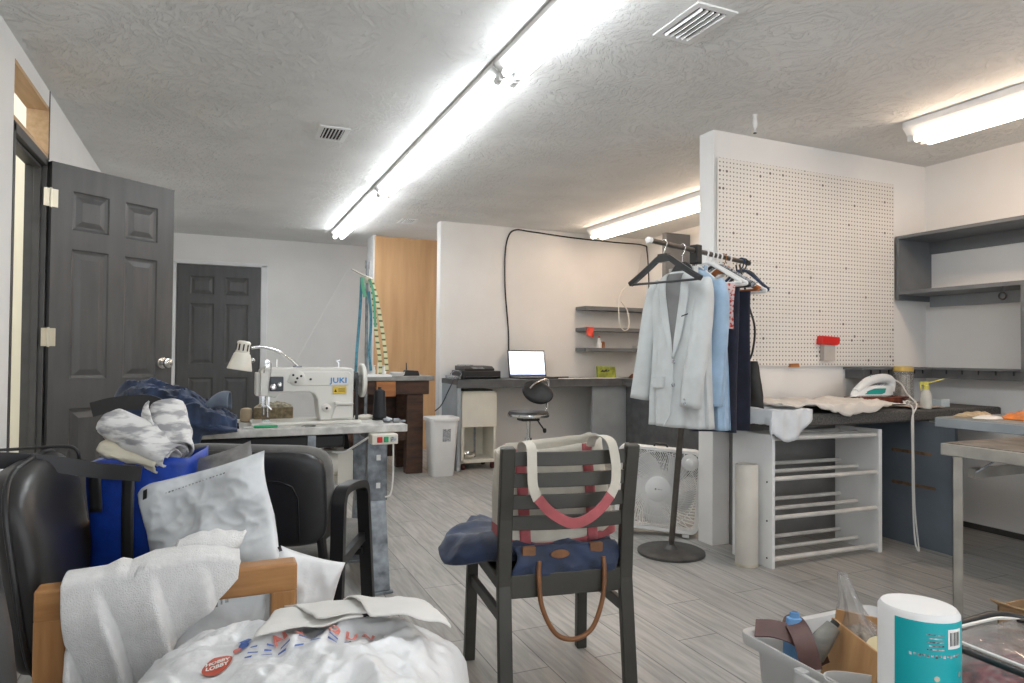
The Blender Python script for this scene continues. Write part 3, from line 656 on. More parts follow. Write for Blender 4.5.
# ---- thread stand with tapes and ribbons
px, py = .703, 3.45
t = thing('thread_stand', 'tall cream thread stand with guide arms behind the sewing machine', 'thread stand', (px, py, ZT))
MB().lathe([(.05, 0), (.05, .012), (.03, .018), (.012, .022)], (px, py, ZT+.0005), 24).box(px-.075, px+.0, py-.03, py+.03, ZT+.0005, ZT+.014).build('foot', M['cream_plastic'], t, world=True, smooth=True)
MB().tube([(px, py, ZT+.01), (px, py, 1.535)], .008, 12).tube([(px, py, 1.52), (px, py, 1.56)], .011, 12).build('pole', M['steel'], t, world=True, smooth=True)
ar = MB().bar((px, py, 1.475), (px-.085, py-.03, 1.51), .014, .006).bar((px-.02, py+.02, 1.49), (px+.01, py-.08, 1.46), .014, .006).tube([(px-.012, py, 1.46), (px+.012, py, 1.46)], .016, 10)
ar.build('guide_arm', M['cream_plastic'], t, world=True, bevel=.002)
MB().box(px-.03, px+.12, py-.06, py+.06, .968, .978).tube([(px+.06, py, .975), (px+.06, py, 1.04)], .004, 8).build('spool_tray', M['white_metal'], t, world=True, bevel=.003)
M['thread_black'] = mat('black thread', (.012, .013, .018), .55, var=.1, bump=.5, bscale=400, bdist=.001, stretch=(1, 1, 12))
t = thing('thread_cone', 'large black thread cone standing on the sewing table right of the machine', 'thread cone', (.757, 3.37, ZT))
MB().lathe([(.036, 0), (.036, .004), (.028, .01)], (.757, 3.37, ZT+.0005), 20).build('base', M['black_plastic'], t, world=True, smooth=True)
prof = [(.030, .008)]+[(lerp(.034, .026, k/24)+(.0012 if k % 2 else 0), .012+k*.0055) for k in range(25)]+[(.016, .150), (.010, .152)]
MB().lathe(prof, (.757, 3.37, ZT), 24).build('thread', M['thread_black'], t, world=True, smooth=True)
MB().lathe([(.010, .150), (.009, .165), (.001, .165)], (.757, 3.37, ZT), 14).build('core', M['black_plastic'], t, world=True, smooth=True)
for k, (x, y, mm, nm) in enumerate(((px+.035, py+.0, 'white_plastic', 'small white spool on the tray of the thread stand, on the left'), (px+.088, py-.01, 'white_plastic', 'small white spool on the tray of the thread stand, on the right'))):
    t = thing('thread_spool', nm, 'thread spool', (x, y, .9785), 0, 'white spools on the thread stand')
    MB().lathe([(.017, 0), (.017, .003), (.008, .005), (.007, .042), (.013, .045), (.013, .048), (.001, .048)], (x, y, .9785), 16).build('core', M[mm], t, world=True, smooth=True)
    MB().lathe([(.013, .006), (.0135, .02), (.009, .04)], (x, y, .9785), 16).build('thread', M['paper'], t, world=True, smooth=True)
def strap(pts, w_, th=.0012): return MB().tube(curve_pts(pts, 6), 1, sec=[(-w_/2, -th), (w_/2, -th), (w_/2, th), (-w_/2, th)], up=(0, -1, 0))
M['tape_yellow'] = mat('yellow tape', (.62, .58, .22), .5, var=0)
T_, N_, L_, P_ = nt(M['tape_yellow']); tc_ = N_.new('ShaderNodeTexCoord'); wv = N_.new('ShaderNodeTexWave'); wv.bands_direction = 'Z'; wv.inputs['Scale'].default_value = 10
rp_ = N_.new('ShaderNodeValToRGB'); rp_.color_ramp.interpolation = 'CONSTANT'; rp_.color_ramp.elements[0].color = (.09, .11, .03, 1); rp_.color_ramp.elements[1].position = .18; rp_.color_ramp.elements[1].color = (.66, .64, .38, 1)
L_.new(tc_.outputs['Object'], wv.inputs['Vector']); L_.new(wv.outputs['Fac'], rp_.inputs['Fac']); L_.new(rp_.outputs['Color'], P_.inputs['Base Color'])
M['tape_blue'] = mat('teal tape', (.05, .25, .34), .5, var=.3, scale=40)
M['tape_green'] = mat('green ribbon', (.09, .36, .21), .5, var=.1)
for k, (pts, w_, mm, nm) in enumerate((
    ([(px+.005, py-.03, 1.47), (px+.022, py-.035, 1.40), (px+.04, py-.04, 1.2), (px+.06, py-.05, 1.05), (px+.062, py-.05, .985)], .018, 'tape_yellow', 'yellow measuring tape hanging from the thread stand, the left strand'),
    ([(px+.008, py-.05, 1.47), (px+.04, py-.06, 1.35), (px+.075, py-.065, 1.15), (px+.092, py-.07, 1.0)], .018, 'tape_yellow', 'yellow measuring tape hanging from the thread stand, the right strand'))):
    solo(strap(pts, w_), 'measuring_tape', nm, 'measuring tape', M[mm], pts[-1], 'yellow tapes on the thread stand')
for k, (pts, w_, mm, nm) in enumerate((
    ([(px-.035, py-.035, 1.47), (px-.042, py-.04, 1.3), (px-.055, py-.04, 1.1), (px-.058, py-.03, .985)], .014, 'tape_blue', 'long teal tape hanging on the outer left of the thread stand'),
    ([(px+.0, py-.045, 1.40), (px+.012, py-.05, 1.25), (px+.005, py-.05, 1.1), (px+.014, py-.05, 1.0)], .013, 'tape_blue', 'teal tape hanging close along the pole of the thread stand'),
    ([(px-.032, py-.05, 1.47), (px-.034, py-.055, 1.44), (px-.022, py-.06, 1.37)], .018, 'tape_green', 'short green ribbon at the top left of the thread stand'),
    ([(px-.002, py-.07, 1.46), (px+.02, py-.07, 1.38), (px+.03, py-.07, 1.22)], .012, 'tape_green', 'narrow green ribbon beside the yellow tape on the thread stand'))):
    solo(strap(pts, w_), 'ribbon', nm, 'ribbon', M[mm], pts[-1], 'ribbons on the thread stand')
th_ = MB().tube([(.60, 3.42, 1.51), (.335, 3.30, 1.03)], .0008, 4)
solo(th_, 'thread_strand', 'fine thread running from the stand arm down to the machine top', 'thread', M['cable_white'], (.335, 3.30, 1.03))

# ---- foam block, cone of cream thread, scissors, bits
M['foam'] = mat('tan foam', (.30, .235, .14), .9, var=.3, scale=40, bump=.8, bscale=60, bdist=.006)
M['fluff'] = mat('pale lint', (.55, .50, .38), .9, var=.3, scale=60, bump=1, bscale=90, bdist=.01)
t = thing('foam_block', 'tan foam block topped with pale lint under the machine arm', 'block', (.315, 3.46, ZT))
MB().box(.172, .35, 3.435, 3.50, ZT+.0005, .825).build('block', M['foam'], t, world=True, bevel=.008)
MB().surf(lambda a, b: (lerp(.172, .35, a), lerp(3.43, 3.50, b), .823+(.024+.012*noise.noise(V(a*9, b*6, 1)))*math.sin(PI*a)**.5*math.sin(PI*b)**.5), 20, 10).build('lint', M['fluff'], t, world=True, smooth=True)
c = MB().lathe([(.022, 0), (.027, .004), (.028, .05), (.024, .062), (.012, .066), (.001, .066)], (.138, 3.47, ZT+.0005), 20)
solo(c, 'spool', 'cream thread spool standing at the left end of the machine bed', 'spool', mat('tan thread', (.52, .42, .29), .8, var=.1, bump=.3), (.138, 3.47, ZT), smooth=True)
t = thing('scissors', 'green-handled snips lying on the sewing table below the needle', 'scissors', (.19, 3.19, ZT))
MB().tube(curve_pts([(.16, 3.17, ZT+.005), (.20, 3.165, ZT+.006), (.245, 3.175, ZT+.005), (.25, 3.185, ZT+.005), (.20, 3.188, ZT+.006), (.16, 3.185, ZT+.005)], 5), .0055, 8, closed=False).build('handle', M['green'], t, world=True, smooth=True)
MB().bar((.165, 3.177, ZT+.004), (.11, 3.16, ZT+.004), .009, .002).bar((.165, 3.180, ZT+.005), (.112, 3.172, ZT+.005), .009, .002).build('blade', M['chrome'], t, world=True)
for k, (x, y, a, nm) in enumerate(((.80, 3.20, 10, 'grey metal clip lying at the front right corner of the sewing table'), (.76, 3.22, -25, 'grey metal clip beside the base of the black thread cone'))):
    cl = MB().lathe([(.006, -.02), (.011, -.015), (.011, .012), (.006, .02)], (x, y, ZT+.0115), 10, Matrix.Rotation(rad(a), 3, 'Z') @ Rx).obox((x+.02, y, ZT+.008), (.05, .012, .008), Matrix.Rotation(rad(a), 3, 'Z'))
    solo(cl, 'metal_clip', nm, 'clip', M['steel'], (x, y, ZT), 'clips on the sewing table', smooth=True)
th2 = MB().tube(curve_pts([(.36, 3.17, ZT+.002), (.39, 3.20, ZT+.002), (.42, 3.16, ZT+.0025), (.40, 3.14, ZT+.002), (.37, 3.135, ZT+.002)], 6), .0015, 5)
solo(th2, 'thread_scrap', 'dark thread scrap lying on the front of the sewing table', 'thread', M['thread_black'], (.39, 3.17, ZT), smooth=True)
# ================================================================ pegboard bay on the right
def pegboard_mat():
    m = mat('pegboard', (.80, .77, .72), .6, var=.03, scale=2); T, N, L, P = nt(m)
    tc = N.new('ShaderNodeTexCoord'); sc = N.new('ShaderNodeVectorMath'); sc.operation = 'SCALE'; sc.inputs['Scale'].default_value = 1/.0254
    fr_ = N.new('ShaderNodeVectorMath'); fr_.operation = 'FRACTION'; sb = N.new('ShaderNodeVectorMath'); sb.operation = 'SUBTRACT'; sb.inputs[1].default_value = (.5, 0, .5)
    mu = N.new('ShaderNodeVectorMath'); mu.operation = 'MULTIPLY'; mu.inputs[1].default_value = (1, 0, 1)
    ln = N.new('ShaderNodeVectorMath'); ln.operation = 'LENGTH'; lt = N.new('ShaderNodeMath'); lt.operation = 'LESS_THAN'
    wn = N.new('ShaderNodeTexWhiteNoise'); fl = N.new('ShaderNodeVectorMath'); fl.operation = 'FLOOR'
    gt = N.new('ShaderNodeMath'); gt.operation = 'GREATER_THAN'; gt.inputs[1].default_value = .985
    ma = N.new('ShaderNodeMath'); ma.operation = 'MULTIPLY_ADD'; ma.inputs[1].default_value = .14; ma.inputs[2].default_value = .175
    mx = N.new('ShaderNodeMixRGB'); mx.inputs['Color2'].default_value = (.10, .082, .07, 1)
    L.new(tc.outputs['Object'], sc.inputs[0]); L.new(sc.outputs[0], fr_.inputs[0]); L.new(fr_.outputs[0], sb.inputs[0]); L.new(sb.outputs[0], mu.inputs[0]); L.new(mu.outputs[0], ln.inputs[0])
    L.new(sc.outputs[0], fl.inputs[0]); m2 = N.new('ShaderNodeVectorMath'); m2.operation = 'MULTIPLY'; m2.inputs[1].default_value = (1, 0, 1); L.new(fl.outputs[0], m2.inputs[0]); L.new(m2.outputs[0], wn.inputs['Vector']); L.new(wn.outputs['Value'], gt.inputs[0]); L.new(gt.outputs[0], ma.inputs[0])
    L.new(ln.outputs['Value'], lt.inputs[0]); L.new(ma.outputs[0], lt.inputs[1])
    old = P.inputs['Base Color'].links[0].from_socket
    L.new(lt.outputs[0], mx.inputs['Fac']); L.new(old, mx.inputs['Color1']); L.new(mx.outputs[0], P.inputs['Base Color'])
    return m
t = thing('pegboard', 'large white pegboard with rows of holes on the partition wall', 'pegboard', (2.635, 3.085, 1.03))
MB().box(2.635, 4.108, 3.068, 3.076, 1.03, 1.64).build('lower_panel', pegboard_mat(), t, world=True)
MB().box(2.635, 4.108, 3.068, 3.076, 1.6415, 2.235).build('upper_panel', bpy.data.materials['pegboard'], t, world=True)
MB().box(2.655, 2.68, 3.076, 3.0895, 1.05, 2.21).build('spacer', M['raw_wood'], t, world=True)
MB().box(4.06, 4.085, 3.076, 3.0895, 1.05, 2.21).build('spacer', M['raw_wood'], t, world=True)
t = thing('hanging_scraper', 'red-topped scraper with a clear body hanging low on the pegboard', 'tool', (3.48, 3.045, 1.07))
MB().prism([(3.40, 1.165), (3.535, 1.160), (3.555, 1.172), (3.555, 1.212), (3.41, 1.218)], lambda a, b, d: (a, d, b), 3.02, 3.066).build('handle', M['red'], t, world=True, bevel=.004)
M['clear_grey'] = mat('cloudy clear plastic', (.62, .58, .54), .25, var=.05, alpha=.75)
MB().box(3.432, 3.525, 3.03, 3.064, 1.065, 1.166).build('body', M['clear_grey'], t, world=True, bevel=.003)
pg = MB().prism([(3.17, 1.025), (3.245, 1.025), (3.24, 1.048), (3.185, 1.046)], lambda a, b, d: (a, d, b), 3.045, 3.0675)
solo(pg, 'hanging_block', 'small brown block hanging on the bottom edge of the pegboard', 'block', M['orange_wood'], (3.2, 3.06, 1.025), bevel=.003)
# open shelf unit and the narrow ledge
t = thing('wall_shelf_unit', 'large grey open shelf unit high on the right wall', 'shelf unit', (4.28, 1.8, 1.467))
x0 = 4.12
MB().box(x0, XR-.002, 3.045, 3.068, 1.467, 1.891).build('end_panel', M['grey_paint'], t, world=True, bevel=.002)
MB().box(x0, XR-.002, .2, 3.045, 1.870, 1.891).build('top_board', M['grey_paint'], t, world=True, bevel=.002)
MB().box(x0, XR-.002, .2, 3.045, 1.502, 1.527).build('lower_board', M['grey_paint'], t, world=True, bevel=.002)
MB().box(XR-.022, XR-.002, .2, 3.045, 1.430, 1.502).build('batten', M['grey_light'], t, world=True)
MB().box(XR-.022, XR-.002, .2, 3.045, 1.79, 1.870).build('batten', M['grey_paint'], t, world=True)
MB().box(x0+.0, XR-.002, 2.285, 2.31, 1.026, 1.502).build('divider', M['grey_paint'], t, world=True, bevel=.002)
rg = MB().tube([(x0-.004+.0, 2.40+.020*math.cos(a), 1.447+.020*math.sin(a)) for a in [2*PI*k/20 for k in range(20)]], .005, 8, closed=True).tube([(x0-.002, 2.40, 1.467), (x0, 2.40, 1.502)], .004, 6)
solo(rg, 'hook_ring', 'small black ring hanging under the front of the grey shelf unit', 'ring', M['black_metal'], (x0, 2.40, 1.43), smooth=True)
t = thing('wall_ledge', 'narrow dark grey ledge around the corner just above the counter', 'shelf', (4.38, 2.8, .955))
MB().box(3.66, XR-.002, 2.945, 3.0885, 1.010, 1.025).box(4.30, XR-.002, .2, 2.945, 1.010, 1.025).build('ledge_board', M['grey_paint'], t, world=True, bevel=.002)
MB().box(3.68, 4.31, 2.955, 2.972, .955, 1.010).box(4.31, 4.327, .2, 2.972, .955, 1.010).box(3.68, 3.697, 2.972, 3.0885, .955, 1.010).build('shaded_fascia', M['desk_top'], t, world=True)  # front edge whose darker colour takes in the shadow under the shelf
tk = MB()
for k in range(26): tk.box(4.304, 4.31, .35+.1*k, .356+.1*k, .985, 1.010)
for k in range(7): tk.box(3.74+.08*k, 3.746+.08*k, 2.949, 2.955, .985, 1.010)
tk.build('bracket_slats', M['black_metal'], t, world=True)

# ---- counters
def felt_mat():
    m = mat('charcoal felt', (.115, .11, .105), .95, var=.35, scale=120, vdetail=3, bump=.5, bscale=260, bdist=.002); return m
M['felt'] = felt_mat()
M['wall_shade'] = mat('shaded wall grey', (.24, .235, .23), .6, var=.1)
t = thing('ironing_counter', 'counter with a dark felt top below the pegboard', 'counter', (3.5, 2.85, 0))
MB().box(2.60, 4.445, 2.60, 3.0885, .725, .79).build('felt_top', M['felt'], t, world=True, bevel=.012)
MB().box(2.74, 4.44, 3.06, 3.0885, .0, .725).build('back_panel', M['wall_shade'], t, world=True)  # added grey sheet: shade on the wall below the counter, put into colour
MB().box(3.725, 3.75, 2.42, 3.04, .0, .722).build('end_panel', M['blue_grey'], t, world=True, bevel=.002)
for z, y0_ in ((.53, 2.55), (.34, 2.53)): MB().box(3.7235, 3.726, y0_, 2.80, z, z+.018).build('batten_strip', mat('bare wood strip', (.22, .13, .07), .6, var=.3, scale=30), t, world=True)
t = thing('work_counter', 'pale-edged grey counter along the right wall, below the ledge', 'counter', (3.95, .9, 0))
MB().box(3.51, 4.445, .2, 2.39, .724, .772).build('worktop', M['grey_light'], t, world=True, bevel=.004)
MB().box(3.515, 4.445, .2, 2.385, .7725, .775).build('mat', M['slab_grey'], t, world=True)
MB().box(3.78, 4.44, .25, .29, 0, .724).build('side_panel', M['blue_grey'], t, world=True)
MB().box(4.30, 4.44, 1.2, 1.24, 0, .724).build('side_panel', M['blue_grey'], t, world=True)
M['beige_metal'] = mat('beige enamelled steel', (.40, .38, .34), .4, .1, var=.15, scale=10)
M['brown_top'] = mat('worn brown table top', (.22, .19, .16), .5, var=.3, scale=12, vdetail=6)
t = thing('folding_table', 'beige metal-edged table with a brown top at the far right, before the grey counter', 'table', (3.1, 1.2, 0))
MB().box(2.745, 3.49, .35, 1.845, .69, .738).build('edge_frame', M['beige_metal'], t, world=True, bevel=.004)
MB().box(2.757, 3.48, .36, 1.833, .7385, .742).build('tabletop', M['brown_top'], t, world=True)
for x, y in ((2.738, 1.79), (3.43, 1.79), (2.738, .42), (3.43, .42)):
    s1 = 1 if x < 3 else -1
    MB().box(x, x+.04*s1, y-.003, y, 0, .69).box(x, x+.003*s1, y-.04, y, 0, .69).build('leg', M['beige_metal'], t, world=True)
MB().box(2.83, 3.42, 1.76, 1.785, .60, .64).build('crossbar', M['beige_metal'], t, world=True)
MB().bar((2.84, 1.77, .62), (2.90, 1.70, .69), .02, .004).build('brace', M['steel'], t, world=True)

# ---- dowel rack and paper roll
t = thing('dowel_rack', 'white two-sided rack of wooden dowels under the ironing counter', 'rack', (3.0, 2.77, 0))
pl = MB().box(2.618, 2.638, 2.635, 2.925, 0, .685); pl.build('side_panel', M['white_paint'], t, world=True, bevel=.002)
MB().box(3.40, 3.428, 2.635, 2.925, 0, .685).build('side_panel', M['white_paint'], t, world=True, bevel=.002)
M['dowel'] = mat('whitewashed dowel', (.68, .67, .64), .5, var=.08, scale=14)
for y, r, dz in ((2.655, .0125, 0), (2.775, .011, .016), (2.895, .011, .036)):
    for z in (.035, .245, .445, .655):
        MB().tube([(2.638, y, z+.01+dz*(z < .6)), (3.40, y, z+dz*(z < .6))], r, 12).build('dowel', M['dowel'], t, world=True, smooth=True)
sc_ = MB()
for y in (2.67, 2.89):
    for z in (.24, .44, .05): sc_.tube([(2.616, y, z), (2.6185, y, z)], .005, 8)
sc_.build('screw_heads', M['black_metal'], t, world=True)
t = thing('paper_roll', 'tall cream cardboard tube standing against the white dowel rack', 'roll', (2.553, 2.745, 0))
MB().lathe([(.056, 0), (.058, .004), (.058, .522), (.055, .526), (.046, .526), (.046, .02)], (2.553, 2.745, 0), 36).build('tube', mat('cream card tube', (.66, .63, .57), .7, var=.06), t, world=True, smooth=True)
MB().lathe([(.046, .505), (.02, .50), (.001, .50)], (2.553, 2.745, 0), 24).build('hole_shade', M['vent_dark'], t, world=True)  # black disc, painted shade for the open hollow of the tube
MB().lathe([(.0565, .0005), (.0590, .002), (.0590, .014), (.0585, .016)], (2.553, 2.745, 0), 36).build('base_band', M['brass'], t, world=True, smooth=True)

# ---- cloths on the ironing counter
def cloth_on(zt, x0, x1, y0, y1, fn, seed, amp=.010, nu=60, nv=40):
    """thin cloth lying on the counter top; fn(a,b) -> outline offsets (dx, dy)"""
    def f(a, b):
        dx, dy = fn(a, b); x, y = lerp(x0, x1, a)+dx, lerp(y0, y1, b)+dy
        z = zt+.006+amp*(.5+.5*ridge(x*5, y*5, seed, 3)) + .006*max(0, noise.noise(V(x*4, y*9, seed+3)))
        if y < 2.60:      # past the counter edge: drop over it
            over = 2.60-y; yy = 2.595-min(over, .012); z = z-max(0, over-.012)*1.0+.0
            return (x, yy-.004*math.sin(x*22+seed), z)
        return (x, y, z)
    return MB().surf(f, nu, nv)
M['linen_cream'] = weave('cream linen', (.74, .69, .63), 420, bump=.2)
M['linen_white'] = weave('pale blue white linen', (.72, .75, .78), 420, bump=.2)
o1 = cloth_on(.79, 2.68, 3.46, 2.585, 3.04, lambda a, b: (.03*math.sin(3*b)+.06*(a-.5)*(b-.3), (.05*(1-a)**2-.075*math.sin(PI*a**1.2)+.02*math.sin(2.6*a))*(1-b)), 3.1, .046)
solo(o1, 'ironing_cloth', 'large cream cloth spread over the felt ironing counter', 'cloth', M['linen_cream'], (3.1, 2.8, .79), smooth=True, solid=.009, off=1)
def cover(a, b):
    """lies on the counter's left end and hangs over that end and a little over the front corner"""
    q = lerp(.26, -.105, a)+.025*math.sin(4.2*b+.5)*a; y = lerp(2.555, 3.02, b)-.02*math.sin(3*a)
    w_ = .812+.010*ridge(q*6, y*6, 9.4, 3); x = 2.592+max(q, -.006); dz = max(0, -q-.006)
    if y < 2.60: dz += (2.60-y)*(1.2+1.3*math.sin(PI*min(1, a*1.1))); y = 2.592-.006*math.sin(a*23)
    x -= (.010+.012*abs(math.sin(y*19)))*min(1, dz/.04) if q < 0 else 0
    return (x, y, w_-dz)
o2 = MB().surf(cover, 50, 46)
solo(o2, 'pillow_cover', 'pale blue white cloth hanging over the left end of the ironing counter', 'cloth', M['linen_white'], (2.66, 2.75, .79), smooth=True, solid=.004, off=1)
o3 = cloth_on(.792, 3.42, 3.66, 2.68, 2.93, lambda a, b: (.03*math.sin(5*b), .03*math.sin(4*a)), 5.7, .03, 36, 30)
solo(o3, 'rumpled_cloth', 'small rumpled cream cloth bunched under the tail of the iron', 'cloth', M['linen_cream'], (3.54, 2.8, .79), smooth=True, solid=.003, off=1)
# ---- iron on its pad
M['rust'] = mat('rust red pad', (.20, .05, .025), .8, var=.3, scale=20, bump=.4)
zi = .806
for k in range(3):
    p = MB().surf(lambda a, b: (lerp(3.46, 3.86, a)+.01*k+.012*noise.noise(V(a*4, b*4, k)), lerp(2.80, 2.93, b)+.01*noise.noise(V(a*5, b*3, k+5)), .815+.014*k+.004*noise.noise(V(a*6, b*5, k+9))), 20, 12)
    solo(p, 'folded_cloth', ('bottom layer of the rust red pad under the iron', 'middle layer of the rust red pad under the iron', 'top layer of the rust red pad, directly under the iron')[k], 'cloth', M['rust'], (3.66, 2.86, .813+.014*k), 'rust red cloths under the iron', smooth=True, solid=.012, off=0)
M['iron_white'] = mat('iron white', (.76, .79, .80), .3, var=.02)
M['iron_teal'] = mat('iron teal', (.02, .30, .27), .3, var=.05)
Ix, Iy, Iz = 3.80, 2.86, .852
t = thing('steam_iron', 'white and teal steam iron resting on the rust red pad', 'iron', (3.68, Iy, Iz))
def hull(levels, n=18):
    """pointed-oval rings, tip to -x: levels = (length, half width, z, x shift)"""
    vs = []; out = MB()
    for ln, hw, z, sx_ in levels:
        for k in range(n):
            a = 2*PI*k/n; u = (1-math.cos(a))/2        # 0 tail .. 1 tip
            wv_ = hw*math.sin(a)*(1-.45*u)
            vs.append((Ix+sx_-ln*u, Iy+wv_, Iz+z))
    m_ = len(levels); fs = [(i*n+k, i*n+(k+1) % n, (i+1)*n+(k+1) % n, (i+1)*n+k) for i in range(m_-1) for k in range(n)]
    fs += [tuple(range(n))[::-1], tuple((m_-1)*n+k for k in range(n))]
    return out.add(vs, fs)
hull([(.355, .064, 0, 0), (.358, .065, .004, 0), (.355, .064, .010, 0)]).build('soleplate', M['chrome'], t, world=True, smooth=True)
hull([(.348, .062, .010, 0), (.34, .060, .030, .002), (.30, .054, .052, .004), (.24, .044, .066, .004)]).build('body', M['iron_white'], t, world=True, smooth=True)
hull([(.285, .0625, .016, -.045), (.27, .0615, .032, -.045), (.22, .056, .050, -.045)]).build('water_tank', M['iron_teal'], t, world=True, smooth=True)
hd = MB().tube(curve_pts([(Ix-.305, Iy, Iz+.030), (Ix-.26, Iy, Iz+.060), (Ix-.20, Iy, Iz+.092), (Ix-.11, Iy, Iz+.108), (Ix-.03, Iy, Iz+.106), (Ix+.0, Iy, Iz+.082), (Ix-.005, Iy, Iz+.03)], 8), [.023+.004*math.sin(PI*k/48) for k in range(49)], 14)
hd.build('handle', M['iron_white'], t, world=True, smooth=True)
MB().obox((Ix-.20, Iy, Iz+.108), (.035, .026, .012), Matrix.Rotation(rad(-35), 3, 'Y')).build('steam_button', M['iron_teal'], t, world=True, bevel=.003)
MB().lathe([(.026, 0), (.026, .010), (.001, .012)], (Ix-.09, Iy, Iz+.064), 20).build('dial', M['label_grey'], t, world=True, smooth=True)
cd = MB().tube(curve_pts([(Ix+.0, Iy, Iz+.11), (Ix+.05, Iy-.03, Iz+.075), (Ix+.06, 2.80, .87), (3.74, 2.66, .83), (3.64, 2.585, .805), (3.592, 2.575, .74), (3.59, 2.572, .55), (3.592, 2.57, .25), (3.596, 2.56, .06), (3.604, 2.545, .012), (3.612, 2.555, .06), (3.606, 2.57, .25), (3.604, 2.575, .55), (3.606, 2.578, .74), (3.615, 2.59, .81), (3.68, 2.68, .818), (3.78, 2.72, .80), (3.94, 2.90, .80), (4.0, 3.0, .80)], 8), .0045, 8)
cd.build('cord', M['cable_white'], t, world=True, smooth=True)
# ---- jar, spray bottle, little things
M['clear'] = mat('clear plastic', (.86, .84, .80), .12, var=0, trans=.85, alpha=.55)
t = thing('storage_jar', 'tall clear jar with a yellow lid beside the iron', 'jar', (3.91, 2.86, .7905))
MB().lathe([(.050, 0), (.056, .006), (.058, .03), (.058, .20), (.053, .214), (.050, .214), (.055, .19), (.055, .03), (.001, .008)], (3.91, 2.86, .7905), 28).build('body', M['clear'], t, world=True, smooth=True)
M['mustard'] = mat('mustard lid', (.55, .38, .10), .45, var=.05)
MB().lathe([(.055, .212), (.057, .214), (.057, .238), (.050, .243), (.001, .244)], (3.91, 2.86, .7905), 28).build('lid', M['mustard'], t, world=True, smooth=True)
cn = MB()
for k in range(7):
    a = k*.9; cn.bar((3.91+.03*math.cos(a), 2.86+.03*math.sin(a), .80), (3.91+.033*math.cos(a+.3), 2.86+.033*math.sin(a+.3), .98), .02, .004, up=(math.cos(a), math.sin(a), 0))
cn.build('contents', mat('pale strips', (.52, .50, .47), .7, var=.3, scale=30), t, world=True)
t = thing('spray_bottle', 'small clear spray bottle with a yellow nozzle right of the jar', 'bottle', (3.79, 2.63, .7905))
MB().lathe([(.026, 0), (.030, .004), (.030, .05), (.026, .09), (.016, .112), (.013, .118), (.001, .118)], (3.79, 2.63, .7905), 24).build('body', mat('milky plastic', (.75, .74, .68), .35, var=.03, trans=.3), t, world=True, smooth=True)
M['lemon'] = mat('lemon plastic', (.66, .62, .14), .4, var=.04)
MB().lathe([(.017, .114), (.018, .135), (.012, .140), (.012, .150), (.001, .152)], (3.79, 2.63, .7905), 18).box(3.745, 3.80, 2.622, 2.638, .932, .950).build('nozzle', M['lemon'], t, world=True, smooth=True)
MB().tube(curve_pts([(3.75, 2.63, .94), (3.742, 2.63, .92), (3.75, 2.63, .90)], 5), .004, 6).build('trigger', M['lemon'], t, world=True, smooth=True)
MB().tube([(3.80, 2.63, .94), (3.90, 2.60, .965)], .0035, 6).build('straw', M['lemon'], t, world=True, smooth=True)
bx = MB().box(4.03, 4.11, 2.70, 2.76, .7905, .835); solo(bx, 'small_box', 'little pale blue box behind the spray bottle', 'box', mat('pale blue card', (.55, .64, .68), .6, var=.05), (4.07, 2.73, .7905), bevel=.003)
pb = MB().obox((3.78, 2.66, .7895), (.26, .10, .0), None)
o4 = cloth_on(.7905, 3.66, 3.94, 2.62, 2.78, lambda a, b: (.02*math.sin(4*b), .01*math.sin(6*a)), 14, .004, 24, 16)
solo(o4, 'speckled_cloth', 'flat pinkish patterned cloth beneath the spray bottle', 'cloth', mat('pink print', (.62, .52, .47), .85, var=.35, scale=60), (3.8, 2.7, .79), smooth=True, solid=.002, off=1)
rb = MB()
for k in range(5):
    a = k*1.3; rb.tube(curve_pts([(3.80, 2.73, .806), (3.80+.045*math.cos(a), 2.73+.03*math.sin(a), .83), (3.80+.05*math.cos(a+.6), 2.73+.035*math.sin(a+.6), .812), (3.80, 2.73, .806)], 5), 1, sec=[(-.006, -.001), (.006, -.001), (.006, .001), (-.006, .001)])
solo(rb, 'ribbon_bow', 'small bunched white ribbon at the foot of the jar', 'ribbon', M['paper'], (3.80, 2.73, .80), smooth=True)
def cloth_heap(cx, cy, z0, rx, ry, h, seed, ax_=0):
    R_ = Matrix.Rotation(rad(ax_), 3, 'Z')
    def f(a, b):
        r = b; th = 2*PI*a; q = 1+.22*noise.noise(V(math.cos(th)*1.5, math.sin(th)*1.5, seed))
        p = R_ @ V(rx*r*q*math.cos(th), ry*r*q*math.sin(th), 0)
        z = h*(1-r**2.2)*(.55+.6*abs(noise.noise(V(p.x*14, p.y*14, seed)))) + .006*(1-r)*ridge(p.x*20, p.y*20, seed, 2)
        return (cx+p.x, cy+p.y, z0+.002+max(0, z))
    return MB().surf(f, 40, 14, cu=True)
solo(cloth_heap(3.80, 2.10, .775, .10, .13, .055, 3.3), 'orange_cloth', 'crumpled bright orange cloth on the counter by the right wall', 'cloth', mat('orange cloth', (.75, .22, .03), .85, var=.25, scale=20, sheen=.3), (3.80, 2.10, .775), smooth=True, solid=.002, off=1)
solo(cloth_heap(3.68, 2.22, .775, .10, .055, .02, 6.1), 'white_rag', 'thin white rag lying beneath the orange cloth', 'cloth', M['paper'], (3.68, 2.22, .775), smooth=True, solid=.002, off=1)
solo(cloth_heap(3.74, 2.335, .775, .15, .045, .028, 8.8), 'tan_cloth', 'flat tan cloth at the far corner of the right counter, left of the orange one', 'cloth', mat('tan cloth', (.52, .42, .28), .85, var=.25, scale=30), (3.74, 2.335, .775), smooth=True, solid=.002, off=1)
